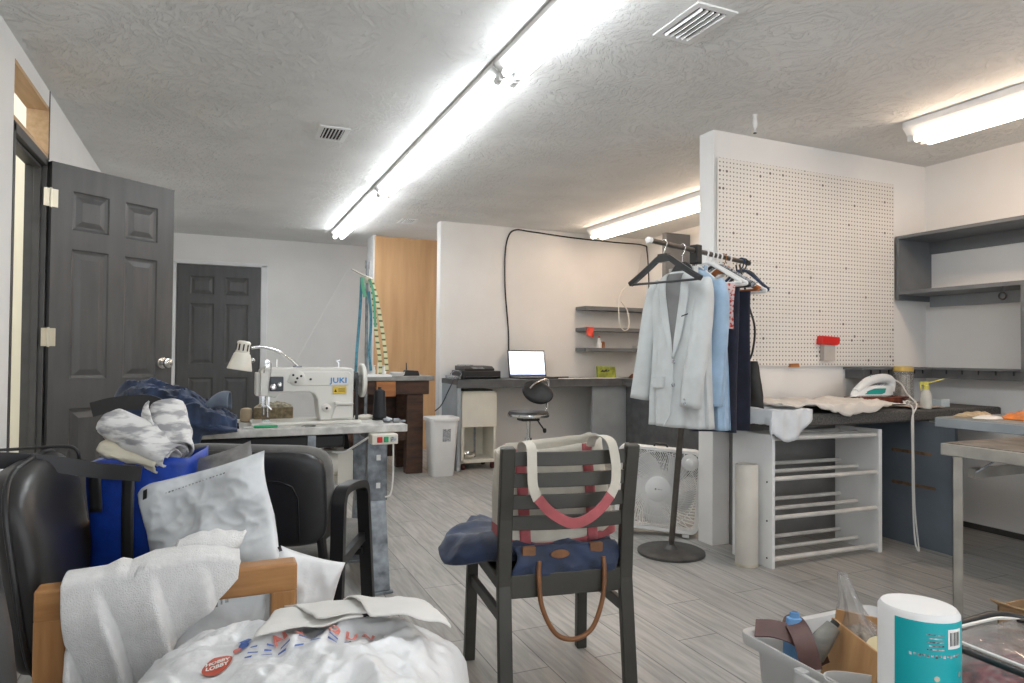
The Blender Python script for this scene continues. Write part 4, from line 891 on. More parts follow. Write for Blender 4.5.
# ================================================================ box fan
def fan_xf():
    e = V(-.79, .613, 0).normalized(); n = V(-e.y, e.x, 0)          # n points away from the camera? flipped below
    if n.x > 0: n = -n
    up = V(0, 0, 1); lean = Matrix.Rotation(rad(4), 3, e)
    B = Matrix((( -e.x, n.x, 0), (-e.y, n.y, 0), (0, 0, 1))).to_3x3()
    return B
FB = fan_xf()      # local x -> right in the photo, y -> towards the camera, z up
t = thing('box_fan', 'white square box fan on the floor behind the clothes rail', 'fan', (2.462, 3.44, 0))
FM = Matrix.Translation((2.470, 3.43, .030)) @ (FB.to_4x4()) @ Matrix.Rotation(rad(3), 4, 'X') @ Matrix.Rotation(rad(3.5), 4, 'Y')
W_ = .25
def fb(mb): return mb.xf(FM)
ro = rrect(.50, .50, .045, 6); ri = rrect(.455, .455, .035, 6)
m_ = MB(); n = len(ro); vs = []
for prof_, y in ((ro, -.055), (ro, .045), (rrect(.49, .49, .04, 6), .055), (ri, .055), (ri, -.055)): vs += [(a, y, .25+b) for a, b in prof_]
m_.add(vs, [(i*n+k, i*n+(k+1) % n, ((i+1) % 5)*n+(k+1) % n, ((i+1) % 5)*n+k) for i in range(5) for k in range(n)])
fb(m_).build('housing', M['white_plastic'], t, world=True, smooth=True)
def sq_r(a):   # distance to the square opening at angle a
    return min(.228/max(abs(math.cos(a)), 1e-6), .228/max(abs(math.sin(a)), 1e-6))*.985
g = MB()
for k in range(96):
    a0 = 2*PI*k/96; pts = []
    for j in range(9):
        q = j/8; a = a0+.55*q; r = lerp(.058, sq_r(a0+.55), q); pts.append((r*math.cos(a), .052+.006*math.sin(PI*q), .25+r*math.sin(a)))
    g.tube(pts, .0027, 5)
for rr_ in (.105, .165, .225):
    g.tube([(rr_*math.cos(2*PI*k/48), .055, .25+rr_*math.sin(2*PI*k/48)) for k in range(48)], .0022, 5, closed=True)
fb(g).build('grille', M['white_plastic'], t, world=True, smooth=True)
hb = MB().lathe([(.074, 0), (.074, .010), (.068, .015), (.001, .016)], (0, .050, .25), 32, Matrix.Rotation(rad(-90), 3, 'X')); fb(hb).build('hub', M['white_plastic'], t, world=True, smooth=True)
lg = MB().lathe([(.006, 0), (.006, .001), (.001, .001)], (-.012, .0665, .25), 12, Matrix.Rotation(rad(-90), 3, 'X'))
for k in range(5): lg.box(.0+.006*k, .004+.006*k, .066, .0672, .247, .253)
fb(lg).build('hub_logo', M['label_grey'], t, world=True)
kn = MB().lathe([(.050, 0), (.050, .006), (.044, .010), (.026, .011), (.024, .026), (.020, .029), (.001, .029)], (.178, .054, .428), 28, Matrix.Rotation(rad(-90), 3, 'X')); fb(kn).build('speed_knob', M['white_plastic'], t, world=True, smooth=True)
bl = MB()
for k in range(5):
    a0 = 2*PI*k/5+.5
    def blade(u, v):
        r = lerp(.05, .215, u); a = a0+(v-.5)*lerp(.9, .75, u)+.5*u; return (r*math.cos(a), (v-.5)*.045, .25+r*math.sin(a))
    bl.surf(blade, 9, 7)
fb(bl).build('blades', mat('fan blade white', (.68, .69, .69), .4, var=.03), t, world=True, smooth=True, solid=.002)
bk = MB()
for k in range(36):
    a0 = 2*PI*k/36; r = sq_r(a0); bk.tube([(.06*math.cos(a0), -.05, .25+.06*math.sin(a0)), (r*math.cos(a0), -.05, .25+r*math.sin(a0))], .0016, 4)
bk.tube([(0, -.055, .25), (0, -.02, .25)], .06, 20)
fb(bk).build('rear_grille', M['white_plastic'], t, world=True)
for x in (-.18, .18): fb(MB().box(x-.02, x+.02, -.07, .07, -.016, .002)).build('foot', M['white_plastic'], t, world=True, bevel=.004)
hn = MB().tube(curve_pts([(-.04, 0, .497), (-.03, 0, .515), (.03, 0, .515), (.04, 0, .497)], 6), .006, 8); fb(hn).build('carry_handle', M['black_plastic'], t, world=True, smooth=True)

# ================================================================ clothes rail
A_, B_ = V(1.891, 2.686, 1.642), V(2.759, 2.961, 1.618)
bd = (B_-A_); bd.z = 0; bd.normalize(); pp = V(bd.y, -bd.x, 0)      # pp: to the right/near side in the photo
def on_bar(t_): return A_+(B_-A_)*t_
M['pole'] = mat('brown grey pole', (.13, .115, .10), .4, .6, var=.15, scale=20)
t = thing('clothes_rail', 'round-based steel clothes stand with a T-bar in front of the partition', 'clothes rail', (2.316, 3.069, 0))
MB().lathe([(.001, 0), (.180, 0), (.183, .004), (.183, .014), (.172, .020), (.04, .026), (.02, .05), (.001, .05)], (2.316, 3.069, 0), 48).build('base', mat('worn dark base', (.085, .08, .075), .5, .3, var=.25, scale=12), t, world=True, smooth=True)
pt = on_bar(.43); pm = V(2.316, 3.069, .03)
MB().tube([pm, lerp(pm, pt, .55)], .0165, 14).tube([lerp(pm, pt, .5), pt], .0135, 14).build('pole', M['pole'], t, world=True, smooth=True)
MB().tube([A_, B_], .0125, 14).build('bar', M['pole'], t, world=True, smooth=True)
MB().tube([A_-bd*.008, A_+bd*.014], .0155, 14).build('end_cap', M['white_plastic'], t, world=True, smooth=True)
MB().tube([B_-bd*.014, B_+bd*.008], .0155, 14).build('end_cap', M['black_plastic'], t, world=True, smooth=True)
tb = MB().obox(pt+V(0, 0, -.02), (.045, .05, .10), Matrix.Rotation(math.atan2(bd.y, bd.x), 3, 'Z')); tb.build('bracket', M['black_metal'], t, world=True, bevel=.006)
def hang_frame(t_, yaw=0):
    """local x -> across the hanger (right/near in the photo), y -> along the bar towards its left end, z up, origin at the bar"""
    x = Matrix.Rotation(rad(yaw), 3, 'Z') @ pp; y = V(-x.y, x.x, 0)
    if y.dot(-bd) < 0: y = -y
    o = on_bar(t_)
    return Matrix(((x.x, y.x, 0, o.x), (x.y, y.y, 0, o.y), (0, 0, 1, o.z), (0, 0, 0, 1)))
def hook_pts(drop=.06, r=.018): return [(-r*.9, 0, -.004)]+[(r*math.cos(a), 0, r*math.sin(a)-.0) for a in [rad(170-20*k) for k in range(11)]]+[(r*.5, 0, -.03), (0, 0, -.045), (0, 0, -drop)]
def hanger(t_, label, m_body, m_hook, kind='thin', yaw=0, w=.42, name='clothes_hanger', drop=.062, tilt=0):
    F_ = hang_frame(t_, yaw) @ Matrix.Rotation(rad(tilt), 4, 'Y'); o = on_bar(t_)
    t = thing(name, label, 'hanger', o, 0, 'hangers on the clothes rail')
    MB().tube(hook_pts(drop), .0028 if kind != 'plastic' else .0045, 8).xf(F_).build('hook', m_hook, t, world=True, smooth=True)
    z0 = -drop
    if kind == 'wide':
        b = MB(); pts = [(-w/2, 0, z0-.125), (-w*.36, .0, z0-.090), (-w*.2, 0, z0-.046), (-.03, 0, z0-.010), (0, 0, z0-.004), (.03, 0, z0-.010), (w*.2, 0, z0-.046), (w*.36, 0, z0-.090), (w/2, 0, z0-.125)]
        b.tube(curve_pts(pts, 4), 1, sec=[(-.012, -.012), (.012, -.012), (.014, .006), (.006, .014), (-.006, .014), (-.014, .006)], up=(0, 0, 1))
        b.prism([(-.035, z0-.03), (.035, z0-.03), (.028, z0+.010), (-.028, z0+.010)], lambda a, bb, d: (a, d, bb), -.013, .013)
        b.xf(F_).build('shoulders', m_body, t, world=True, smooth=True)
        MB().tube([(-w/2+.02, 0, z0-.128), (w/2-.02, 0, z0-.128)], .006, 10).xf(F_).build('bar', m_body, t, world=True, smooth=True)
    else:
        r = .0085 if kind == 'plastic' else .004
        z1 = z0-.11
        pts = [(0, 0, z0), (.04, 0, z0-.014), (w*.44, 0, z1+.012), (w*.49, 0, z1), (w*.44, 0, z1-.010), (0, 0, z1-.010), (-w*.44, 0, z1-.010), (-w*.49, 0, z1), (-w*.44, 0, z1+.012), (-.04, 0, z0-.014), (0, 0, z0)]
        MB().tube(curve_pts(pts, 4), r, 8).xf(F_).build('frame', m_body, t, world=True, smooth=True)
    return t
M['hanger_black'] = mat('black hanger', (.028, .030, .033), .35, var=.1)
hanger(.13, 'broad black suit hanger, empty, at the left end of the rail', M['hanger_black'], M['chrome'], 'wide', w=.415, name='suit_hanger')

M['suit'] = weave('pale grey linen suit cloth', (.60, .63, .63), 460, bump=.35, var=.05)
M['suit_dark'] = mat('grey lining', (.21, .21, .21), .6, var=.1)
M['shirt_blue'] = weave('light blue chambray', (.33, .47, .63), 520, bump=.3, var=.08)
M['red_print'] = mat('red and white print', (.72, .55, .52), .8, col2=(.55, .05, .03), var=.1, scale=70, contrast=(.42, .5))
def torso(F_, keys, seed, nu=64, nv=44, open_w=0.0):
    """keys: z -> (half width, half depth, x shift); a closed sleeve-less body with hanging folds"""
    def f(a, b):
        z = lerp(keys[0][0], keys[-1][0], b); k2 = [(-q[0], q) for q in keys]
        hw = table([(-q[0], q[1]) for q in keys], -z); hd_ = table([(-q[0], q[2]) for q in keys], -z); xs = table([(-q[0], q[3]) for q in keys], -z)
        th = 2*PI*a; cx, cy = math.cos(th), math.sin(th)
        ex = .75
        x = hw*math.copysign(abs(cx)**ex, cx); y = hd_*math.copysign(abs(cy)**ex, cy)
        fo = (b**1.1)*(.009*math.sin(7*th+seed)+.006*math.sin(13*th+2*seed+3*b)) + .008*noise.noise(V(x*7, z*5, seed))
        return (x+xs+fo*cx*.6, y+fo, z)
    return MB().surf(f, nu, nv, cu=True).xf(F_)
def sleeve(F_, pts, r0, r1, seed):
    P_ = curve_pts(pts, 7); N_ = len(P_)
    rs = [lerp(r0, r1, i/(N_-1))*(1+.05*noise.noise(V(i*.5, seed, 0))) for i in range(N_)]
    m_ = MB(); n = 20; vs = []
    for i, p in enumerate(P_):
        d = (P_[min(i+1, N_-1)]-P_[max(i-1, 0)]).normalized(); u = V(1, 0, 0); u = (u-d*u.dot(d)).normalized(); w = d.cross(u)
        for k in range(n):
            a = 2*PI*k/n; q = rs[i]*(1+.05*math.sin(3*a+seed+i*.3))
            vs.append(p+u*q*math.cos(a)*1.0+w*q*math.sin(a)*.8)
    m_.add(vs, [(i*n+k, i*n+(k+1) % n, (i+1)*n+(k+1) % n, (i+1)*n+k) for i in range(N_-1) for k in range(n)])
    return m_.xf(F_)
# pale suit jacket
F_ = hang_frame(.30)
o = on_bar(.30)
hanger(.30, 'dark suit hanger inside the pale grey jacket', M['hanger_black'], M['chrome'], 'wide', w=.29, name='suit_hanger', drop=.085)
t = thing('suit_jacket', 'pale grey suit jacket hanging open at the collar on the rail', 'jacket', o-V(0, 0, .90))
K = [(-.125, .052, .040, 0), (-.142, .090, .056, 0), (-.168, .130, .066, 0), (-.205, .160, .070, 0), (-.26, .165, .072, 0), (-.45, .155, .074, 0), (-.62, .156, .076, .0), (-.80, .165, .082, 0), (-.90, .170, .085, 0)]
torso(F_, K, 1.7).build('body', M['suit'], t, world=True, smooth=True, solid=.003)
sleeve(F_, [(-.120, .0, -.19), (-.160, .0, -.24), (-.195, .01, -.42), (-.222, .02, -.60), (-.240, .03, -.775)], .054, .050, .3).build('sleeve', M['suit'], t, world=True, smooth=True, solid=.003)
sleeve(F_, [(.115, .01, -.19), (.140, .025, -.24), (.142, .05, -.42), (.128, .075, -.60), (.108, .085, -.795)], .052, .052, 1.9).build('sleeve', M['suit'], t, world=True, smooth=True, solid=.003)
def front_y(x, z, off):      # where the jacket's front surface is
    hw = table([(-q[0], q[1]) for q in K], -z); hd_ = table([(-q[0], q[2]) for q in K], -z)
    c_ = min(.999, abs(x)/hw)**(1/.75); return hd_*(1-c_*c_)**.375+off
def patch(poly, off, th=.002, sub=10):
    """poly: two equal polylines (left, right) in x,z; laid on the jacket front"""
    Lp, Rp = poly
    def f(a, b):
        i = a*(len(Lp)-1); k = min(int(i), len(Lp)-2); q = i-k
        l = V(*lerp(V(*Lp[k]), V(*Lp[k+1]), q)); r = V(*lerp(V(*Rp[k]), V(*Rp[k+1]), q)); p = lerp(l, r, b)
        return (p.x, front_y(p.x, p.y, off+.004), p.y)
    return MB().surf(f, 26, sub).xf(F_)
patch(([(-.045, -.135), (-.048, -.25), (-.02, -.40), (.004, -.545)], [(.055, -.135), (.050, -.25), (.03, -.40), (.006, -.545)]), .003).build('lining', M['suit_dark'], t, world=True, smooth=True)
patch(([(-.088, -.142), (-.088, -.22), (-.072, -.34), (-.040, -.45), (.000, -.56)], [(-.045, -.130), (-.040, -.24), (-.018, -.38), (-.002, -.47), (.006, -.56)]), .009).build('lapel', M['suit'], t, world=True, smooth=True, solid=.003)
patch(([(.050, -.130), (.045, -.24), (.025, -.38), (.012, -.47), (.006, -.56)], [(.088, -.142), (.092, -.24), (.075, -.34), (.050, -.46), (.012, -.56)]), .009).build('lapel', M['suit'], t, world=True, smooth=True, solid=.003)
cl_ = MB().tube([(.075*math.cos(a), -.01+.05*math.sin(a), -.118+.012*math.sin(a)*-1) for a in [rad(-200+22*k) for k in range(11)]], 1, sec=[(-.004, -.024), (.004, -.024), (.004, .018), (-.004, .018)], up=(0, 0, 1)).xf(F_)
cl_.build('collar', M['suit'], t, world=True, smooth=True)
patch(([(.004, -.54), (.004, -.70), (-.010, -.84), (-.045, -.897)], [(.010, -.54), (.010, -.70), (.002, -.84), (-.030, -.897)]), .006, sub=3).build('front_edge', M['suit'], t, world=True, smooth=True, solid=.004)
for z in (-.575, -.69):
    MB().lathe([(.010, 0), (.011, .003), (.008, .005), (.001, .005)], (.014, front_y(.014, z, .012), z), 14, Matrix.Rotation(rad(-90), 3, 'X')).xf(F_).build('button', M['label_grey'], t, world=True, smooth=True)
for z in (-.755, -.775): MB().lathe([(.007, 0), (.007, .003), (.001, .004)], (.108, .132, z), 12, Matrix.Rotation(rad(-90), 3, 'X')).xf(F_).build('cuff_button', M['label_grey'], t, world=True)
patch(([(.055, -.350), (.055, -.356)], [(.090, -.338), (.090, -.345)]), .012, sub=3).build('pocket_mark', M['black_plastic'], t, world=True)
for x0_, x1_, z in ((-.135, -.045, -.66),): patch(([(x0_, z), (x0_, z-.05)], [(x1_, z+.008), (x1_, z-.045)]), .005, sub=6).build('pocket_flap', M['suit'], t, world=True, smooth=True, solid=.003)
# light blue shirt
F_ = hang_frame(.43); o = on_bar(.43)
hanger(.43, 'white hanger holding the light blue shirt', M['white_plastic'], M['chrome'], 'thin', w=.32, drop=.08)
t = thing('hanging_shirt', 'light blue shirt hanging directly behind the grey jacket', 'shirt', o-V(0, 0, .91))
K = [(-.105, .05, .030, 0), (-.13, .09, .04, 0), (-.19, .145, .048, 0), (-.26, .160, .050, 0), (-.60, .182, .054, 0), (-.91, .195, .058, 0)]
torso(F_, K, 4.2).build('body', M['shirt_blue'], t, world=True, smooth=True, solid=.002)
sleeve(F_, [(.115, .0, -.18), (.150, .015, -.25), (.158, .04, -.45), (.150, .055, -.65), (.145, .06, -.79)], .048, .044, 2.2).build('sleeve', M['shirt_blue'], t, world=True, smooth=True, solid=.002)
sleeve(F_, [(-.115, .0, -.18), (-.155, .0, -.25), (-.170, .0, -.45), (-.17, .0, -.65), (-.165, .0, -.79)], .046, .042, 5.2).build('sleeve', M['shirt_blue'], t, world=True, smooth=True, solid=.002)
MB().tube([(.06*math.cos(a), -.005+.04*math.sin(a), -.10) for a in [rad(-200+22*k) for k in range(11)]], 1, sec=[(-.003, -.02), (.003, -.02), (.003, .02), (-.003, .02)], up=(0, 0, 1)).xf(F_).build('collar', M['shirt_blue'], t, world=True, smooth=True)
def drape(F_, w, z0, z1, dep, seed, x0=0, nu=40, nv=30, amp=.010):
    def f(a, b):
        th = 2*PI*a; s_ = lerp(1, .94, b); x = w/2*math.copysign(abs(math.cos(th))**.5, math.cos(th))*s_; y = dep*math.sin(th)
        fo = amp*(math.sin(x*60+seed)+.6*math.sin(x*27+2*seed))*(.4+.6*b)
        return (x0+x+.004*math.sin(b*5+seed), y+fo*(1 if y > 0 else .6), lerp(z0, z1, b)+.012*b*math.sin(x*9+seed))
    return MB().surf(f, nu, nv, cu=True).xf(F_)
# printed cloth, trousers, bag and the hangers behind
F_ = hang_frame(.525); o = on_bar(.525)
solo(drape(F_, .325, -.17, -.40, .012, 2.0, .01), 'printed_scarf', 'red and white printed cloth showing between the blue shirt and the navy trousers', 'scarf', M['red_print'], o-V(0, 0, .40), smooth=True)
hanger(.53, 'white plastic hanger just right of the blue shirt', M['white_plastic'], M['white_plastic'], 'plastic', w=.40, drop=.05)
hanger(.585, 'pale plastic hanger, second to the right of the blue shirt', M['white_plastic'], M['white_plastic'], 'plastic', w=.40, drop=.052, yaw=5)
hanger(.63, 'black hanger between the white plastic ones', M['hanger_black'], M['white_plastic'], 'plastic', w=.40, drop=.055, yaw=2)
hanger(.675, 'silver grey hanger in front of the wooden one', M['label_grey'], M['white_plastic'], 'plastic', w=.40, drop=.05, yaw=4)
M['hanger_wood'] = wood('orange wooden hanger', (.48, .17, .05), (.32, .10, .03), 5, (3, 3, 3), .35)
hanger(.72, 'orange wooden hanger near the right end of the rail', M['hanger_wood'], M['orange_wood'], 'wide', w=.40, name='wooden_hanger', drop=.06, yaw=4)
hanger(.775, 'white plastic hanger right behind the orange wooden one', M['white_plastic'], M['white_plastic'], 'plastic', w=.42, drop=.075, yaw=6)
hanger(.92, 'navy plastic hanger, last but one on the rail', M['navy'], M['navy'], 'plastic', w=.30, drop=.05, yaw=10)
hanger(.955, 'black clip hanger at the right end of the rail', M['hanger_black'], M['hanger_black'], 'plastic', w=.26, drop=.05, yaw=12)
M['navy2'] = weave('navy trouser cloth', (.012, .015, .035), 520, var=.25, bump=.2)
F_ = hang_frame(.60, 2); o = on_bar(.60)
solo(drape(F_, .30, -.185, -.945, .024, .8, .0, amp=.007), 'folded_trousers', 'long navy trousers folded over a hanger, nearer the blue shirt', 'trousers', M['navy2'], o-V(0, 0, .94), 'navy trousers on the rail', smooth=True)
F_ = hang_frame(.70, 4); o = on_bar(.70)
solo(drape(F_, .30, -.195, -.915, .024, 3.8, .015, amp=.006), 'folded_trousers', 'navy trousers under the orange wooden hanger, beside the black bag', 'trousers', M['navy2'], o-V(0, 0, .90), 'navy trousers on the rail', smooth=True)
F_ = hang_frame(.80, 6) ; o = on_bar(.80)
t = thing('black_pouch', 'small black bag hanging on straps at the right of the navy trousers', 'bag', o-V(0, 0, .82))
def pouch(a, b):
    th = 2*PI*a; w_ = lerp(.050, .088, b**.7); x = .10+w_*math.cos(th); y = .035*math.sin(th)*math.sin(PI*(b*.92+.04))**.4
    return (x+.006*noise.noise(V(a*6, b*5, 1)), y+.006*noise.noise(V(a*5, b*7, 4)), lerp(-.56, -.82, b))
MB().surf(pouch, 32, 20, cu=True).xf(F_).build('body', mat('black nylon', (.018, .017, .016), .55, var=.2, bump=.4, bscale=40), t, world=True, smooth=True)
MB().tube(curve_pts([(.05, 0, -.035), (.10, .0, -.25), (.135, .0, -.38), (.125, 0, -.50), (.10, 0, -.57)], 6), .006, 6).tube(curve_pts([(.03, 0, -.035), (.06, 0, -.25), (.09, 0, -.42), (.095, 0, -.57)], 6), .005, 6).xf(F_).build('strap', M['black_plastic'], t, world=True, smooth=True)
# ================================================================ dark slat-back chair with the two bags
M['chair_dark'] = mat('dark olive brown lacquer', (.048, .045, .036), .42, var=.15, scale=10, bump=.05)
CX, CY, CR = 1.02, 2.03, -9
CM = Matrix.Translation((CX, CY, 0)) @ Matrix.Rotation(rad(CR), 4, 'Z')
t = thing('slat_back_chair', 'dark wooden slat-back chair in the middle of the floor, holding two bags', 'chair', (CX, CY, 0), CR)
for s1 in (-1, 1):
    MB().tube([(s1*.197, -.255, 0), (s1*.195, -.205, .40), (s1*.195, -.215, .60), (s1*.197, -.250, .818)], 1, sec=[(-.021, -.014), (.021, -.014), (.021, .014), (-.021, .014)], up=(0, 1, 0)).build('rear_leg', M['chair_dark'], t, bevel=.004)
    MB().tube([(s1*.212, .225, 0), (s1*.205, .205, .41)], 1, sec=[(-.019, -.017), (.019, -.017), (.019, .017), (-.019, .017)], up=(0, 1, 0)).build('front_leg', M['chair_dark'], t, bevel=.004)
    MB().bar((s1*.198, -.21, .305), (s1*.206, .205, .29), .018, .036).build('stretcher', M['chair_dark'], t, bevel=.003)
    MB().bar((s1*.185, -.19, .392), (s1*.19, .20, .392), .022, .06).build('side_apron', M['chair_dark'], t, bevel=.003)
MB().bar((-.18, -.205, .397), (.18, -.205, .397), .022, .07).build('rear_apron', M['chair_dark'], t, bevel=.003)
MB().bar((-.19, .205, .392), (.19, .205, .392), .022, .06).build('front_apron', M['chair_dark'], t, bevel=.003)
se = MB().prism(rrect(.44, .41, .03), lambda a, b, d: (a, b+.01, d), .422, .440); se.build('seat', M['chair_dark'], t, bevel=.004)
for z in (.782, .718, .652, .588):
    hgt = .042
    yb = lerp(-.213, -.243, (z-.58)/.22)
    MB().tube([(-.185+.37*k/8, yb-.022*math.sin(PI*k/8), z) for k in range(9)], 1, sec=[(-.007, -hgt/2), (.007, -hgt/2), (.007, hgt/2), (-.007, hgt/2)], up=(0, 0, 1)).build('back_slat', M['chair_dark'], t, smooth=True, bevel=.002)
# navy bag lying on the seat
M['navy_bag'] = weave('navy nylon', (.019, .037, .092), 600, rough=.6, var=.3, bump=.2)
M['tan_leather'] = mat('tan leather', (.24, .10, .035), .45, var=.2, scale=20)
t = thing('navy_bag', 'flat navy cloth bag with tan leather handle lying on the chair seat', 'bag', CM @ V(0, 0, .4405))
def nb_(a, b):
    th = 2*PI*a; ph = PI*(b-.5); cx, sy_ = math.cos(th), math.sin(th)
    ex = .62
    x = math.copysign(abs(cx)**ex, cx)*math.cos(ph)**.5; y = math.copysign(abs(sy_)**ex, sy_)*math.cos(ph)**.5
    X = -.055+x*(.300 if x < 0 else .265); Y = .02+y*.205*(1-.75*max(0, -x-.45)**1.0)
    Z = math.sin(ph)
    h = .036+.010*noise.noise(V(X*5, Y*5, 2))
    zz = .4425+h+Z*h+(.022*ridge(X*5+Y*3, Y*6-X*2, 1.3, 4) if Z > -.3 else 0)
    if X < -.22: zz -= .045*min(1, (-.22-X)/.12)*(1 if Z < .5 else .7)
    zz += .020*math.sin(PI*min(1, max(0, (X+.05)/.25)))*(1 if Z > 0 else 0)*0
    return CM @ V(X, Y, max(zz, .4425 if abs(X) < .2 else .38))
MB().surf(nb_, 72, 26, cu=True).build('body', M['navy_bag'], t, world=True, smooth=True)
fl_ = MB().surf(lambda a, b: CM @ V(lerp(-.165, .165, a)+.01*math.sin(5*b), -.190-.010*abs(ridge(a*2.2, b*1.3, 5, 3))-.012*math.sin(PI*b)-.012*b, lerp(.512, .425-.018*math.sin(PI*a)-.012*a, b)+.006*noise.noise(V(a*6, b*4, 2))), 30, 12)
fl_.build('flap', M['navy_bag'], t, world=True, smooth=True, solid=.004)
MB().tube([CM @ p for p in curve_pts([(-.088, -.215, .470), (-.092, -.226, .42), (-.085, -.238, .34), (-.045, -.245, .262), (.012, -.247, .240), (.07, -.245, .265), (.105, -.238, .34), (.118, -.226, .42), (.118, -.215, .470)], 8)], .0075, 10).build('handle', M['tan_leather'], t, world=True, smooth=True)
for x in (-.118, .098):
    MB().prism(rrect(.042, .030, .006), lambda a, b, d: CM @ V(x+a, d, .498+b), -.211, -.200).build('leather_tab', M['tan_leather'], t, world=True, bevel=.002)
MB().prism(circ(24, .030, .013), lambda a, b, d: CM @ V(-.022+a, d-.001, .486+b), -.216, -.208).build('leather_patch', M['tan_leather'], t, world=True, bevel=.002)
# canvas tote standing on it
M['canvas'] = weave('cream canvas', (.66, .62, .53), 420, rough=.9, var=.08, bump=.35)
M['red_trim'] = weave('faded red webbing', (.48, .115, .125), 420, rough=.85, var=.15, bump=.3)
TM = CM @ Matrix.Translation((.0, -.085, .500)) @ Matrix.Rotation(rad(-3.5), 4, 'Y')
t = thing('tote_bag', 'cream canvas tote with red trim leaning inside the chair back', 'bag', CM @ V(0, -.085, .505))
def tote(a, z, off=0.0):
    th = 2*PI*a; c_, s_ = math.cos(th), math.sin(th); e = .5
    w_ = lerp(.195, .172, z/.32); d_ = lerp(.075, .066, z/.32)
    x = math.copysign(abs(c_)**e, c_)*(w_+off); y = math.copysign(abs(s_)**e, s_)*(d_+off)
    y += .010*noise.noise(V(x*8, z*9, 3)); x += .008*noise.noise(V(y*9, z*8, 7))
    zz = z - (.020*(abs(x)/.2)**2 if z < .02 else 0)*-1
    return TM @ V(x, y, zz)
def tz(a, b):
    top = .305+.014*math.sin(2*PI*a+1.2)+.006*noise.noise(V(math.cos(2*PI*a)*3, math.sin(2*PI*a)*3, 1))
    return tote(a, b*top)
MB().surf(tz, 72, 20, cu=True).build('body', M['canvas'], t, world=True, smooth=True, solid=.003)
bb = MB().surf(lambda a, b: tote(a, lerp(-.006, .010+.060*min(1, abs(math.cos(2*PI*a))**2.2), b), .004), 72, 4, cu=True)
bb.add([tote(k/72, -.006, .003) for k in range(72)], [tuple(range(72))]); bb.build('base_band', M['red_trim'], t, world=True, smooth=True)
for x in (-.115, .105):
    for sg in (-1, 1):
        def stp(a, b):
            z = lerp(0, .305, b); w_ = lerp(.195, .172, z/.32); xx = x+(a-.5)*.034; c_ = min(.98, abs(xx)/w_); e = .5
            y = sg*(lerp(.075, .066, z/.32)*(1-c_**4)**.25+.0045); yy = y+.010*noise.noise(V(xx*8, z*9, 3))
            return TM @ V(xx, yy, z)
        MB().surf(stp, 4, 14).build('side_strap', M['red_trim'], t, world=True, smooth=True, solid=.002)
def flat(pts, w_, th=.0016, up=(0, 1, 0), q=6): return MB().tube(curve_pts(pts, q), 1, sec=[(-w_/2, -th), (w_/2, -th), (w_/2, th), (-w_/2, th)], up=up)
sL = [(-.130, -.150, .78), (-.132, -.175, .816), (-.132, -.225, .828), (-.132, -.272, .816), (-.134, -.288, .76), (-.132, -.292, .71), (-.118, -.294, .670)]
sR = [(.098, -.150, .80), (.100, -.175, .832), (.108, -.225, .842), (.118, -.272, .828), (.126, -.288, .77), (.124, -.292, .71), (.106, -.294, .670)]
for P_ in (sL, sR):
    m_ = MB().tube([CM @ V(*p) for p in curve_pts(P_, 6)], 1, sec=[(-.0015, -.0145), (.0015, -.0145), (.0015, .0145), (-.0015, .0145)], up=CM.to_3x3() @ V(1, 0, .0))
    m_.build('handle', M['canvas'], t, world=True, smooth=True)
lp = [(-.118, -.296, .675), (-.085, -.300, .638), (-.038, -.303, .608), (-.005, -.304, .600), (.035, -.303, .612), (.078, -.300, .642), (.107, -.296, .675)]
MB().tube([CM @ V(*p) for p in curve_pts(lp, 6)], 1, sec=[(-.0025, -.015), (.0025, -.015), (.0025, .015), (-.0025, .015)], up=CM.to_3x3() @ V(0, 0, 1)).build('handle_wrap', M['red_trim'], t, world=True, smooth=True)

# ================================================================ front left: settee with oak arms
M['oak'] = wood('oiled oak', (.46, .235, .085), (.34, .155, .05), 5, (1.5, 14, 14), .42, .1)
M['oak_v'] = wood('oiled oak upright', (.46, .235, .085), (.34, .155, .05), 5, (14, 14, 1.5), .42, .1)
t = thing('settee', 'black leather settee with flat oak arms at the front left, covered in bags', 'settee', (-.05, 1.5, 0))
for y in (1.50, 2.065, .80):
    xe = .166 if y < 2 else .03
    MB().box(-.302, xe, y, y+.05, .585, .645).build('arm', M['oak'], t, world=True, bevel=.006, seg=3)
    MB().box(-.302, -.248, y+.001, y+.049, 0, .590).build('rear_post', M['oak_v'], t, world=True, bevel=.005)
    MB().box(xe-.052, xe, y+.001, y+.049, 0, .590).build('front_post', M['oak_v'], t, world=True, bevel=.005)
def cushion(x0, x1, y0, y1, z0, z1, r, lean=0.0, n=28):
    """soft block with rounded edges"""
    def f(a, b):
        th = 2*PI*a; ph = PI*(b-.5); e = .28
        c1, s1_ = math.cos(th), math.sin(th); k_ = math.copysign(abs(math.cos(ph))**e, math.cos(ph))
        x = (x0+x1)/2+(x1-x0)/2*math.copysign(abs(c1)**e, c1)*k_; y = (y0+y1)/2+(y1-y0)/2*math.copysign(abs(s1_)**e, s1_)*k_
        z = (z0+z1)/2+(z1-z0)/2*math.copysign(abs(math.sin(ph))**e, math.sin(ph))
        return (x-lean*(z-z0), y, z)
    return MB().surf(f, n*2, n, cu=True)
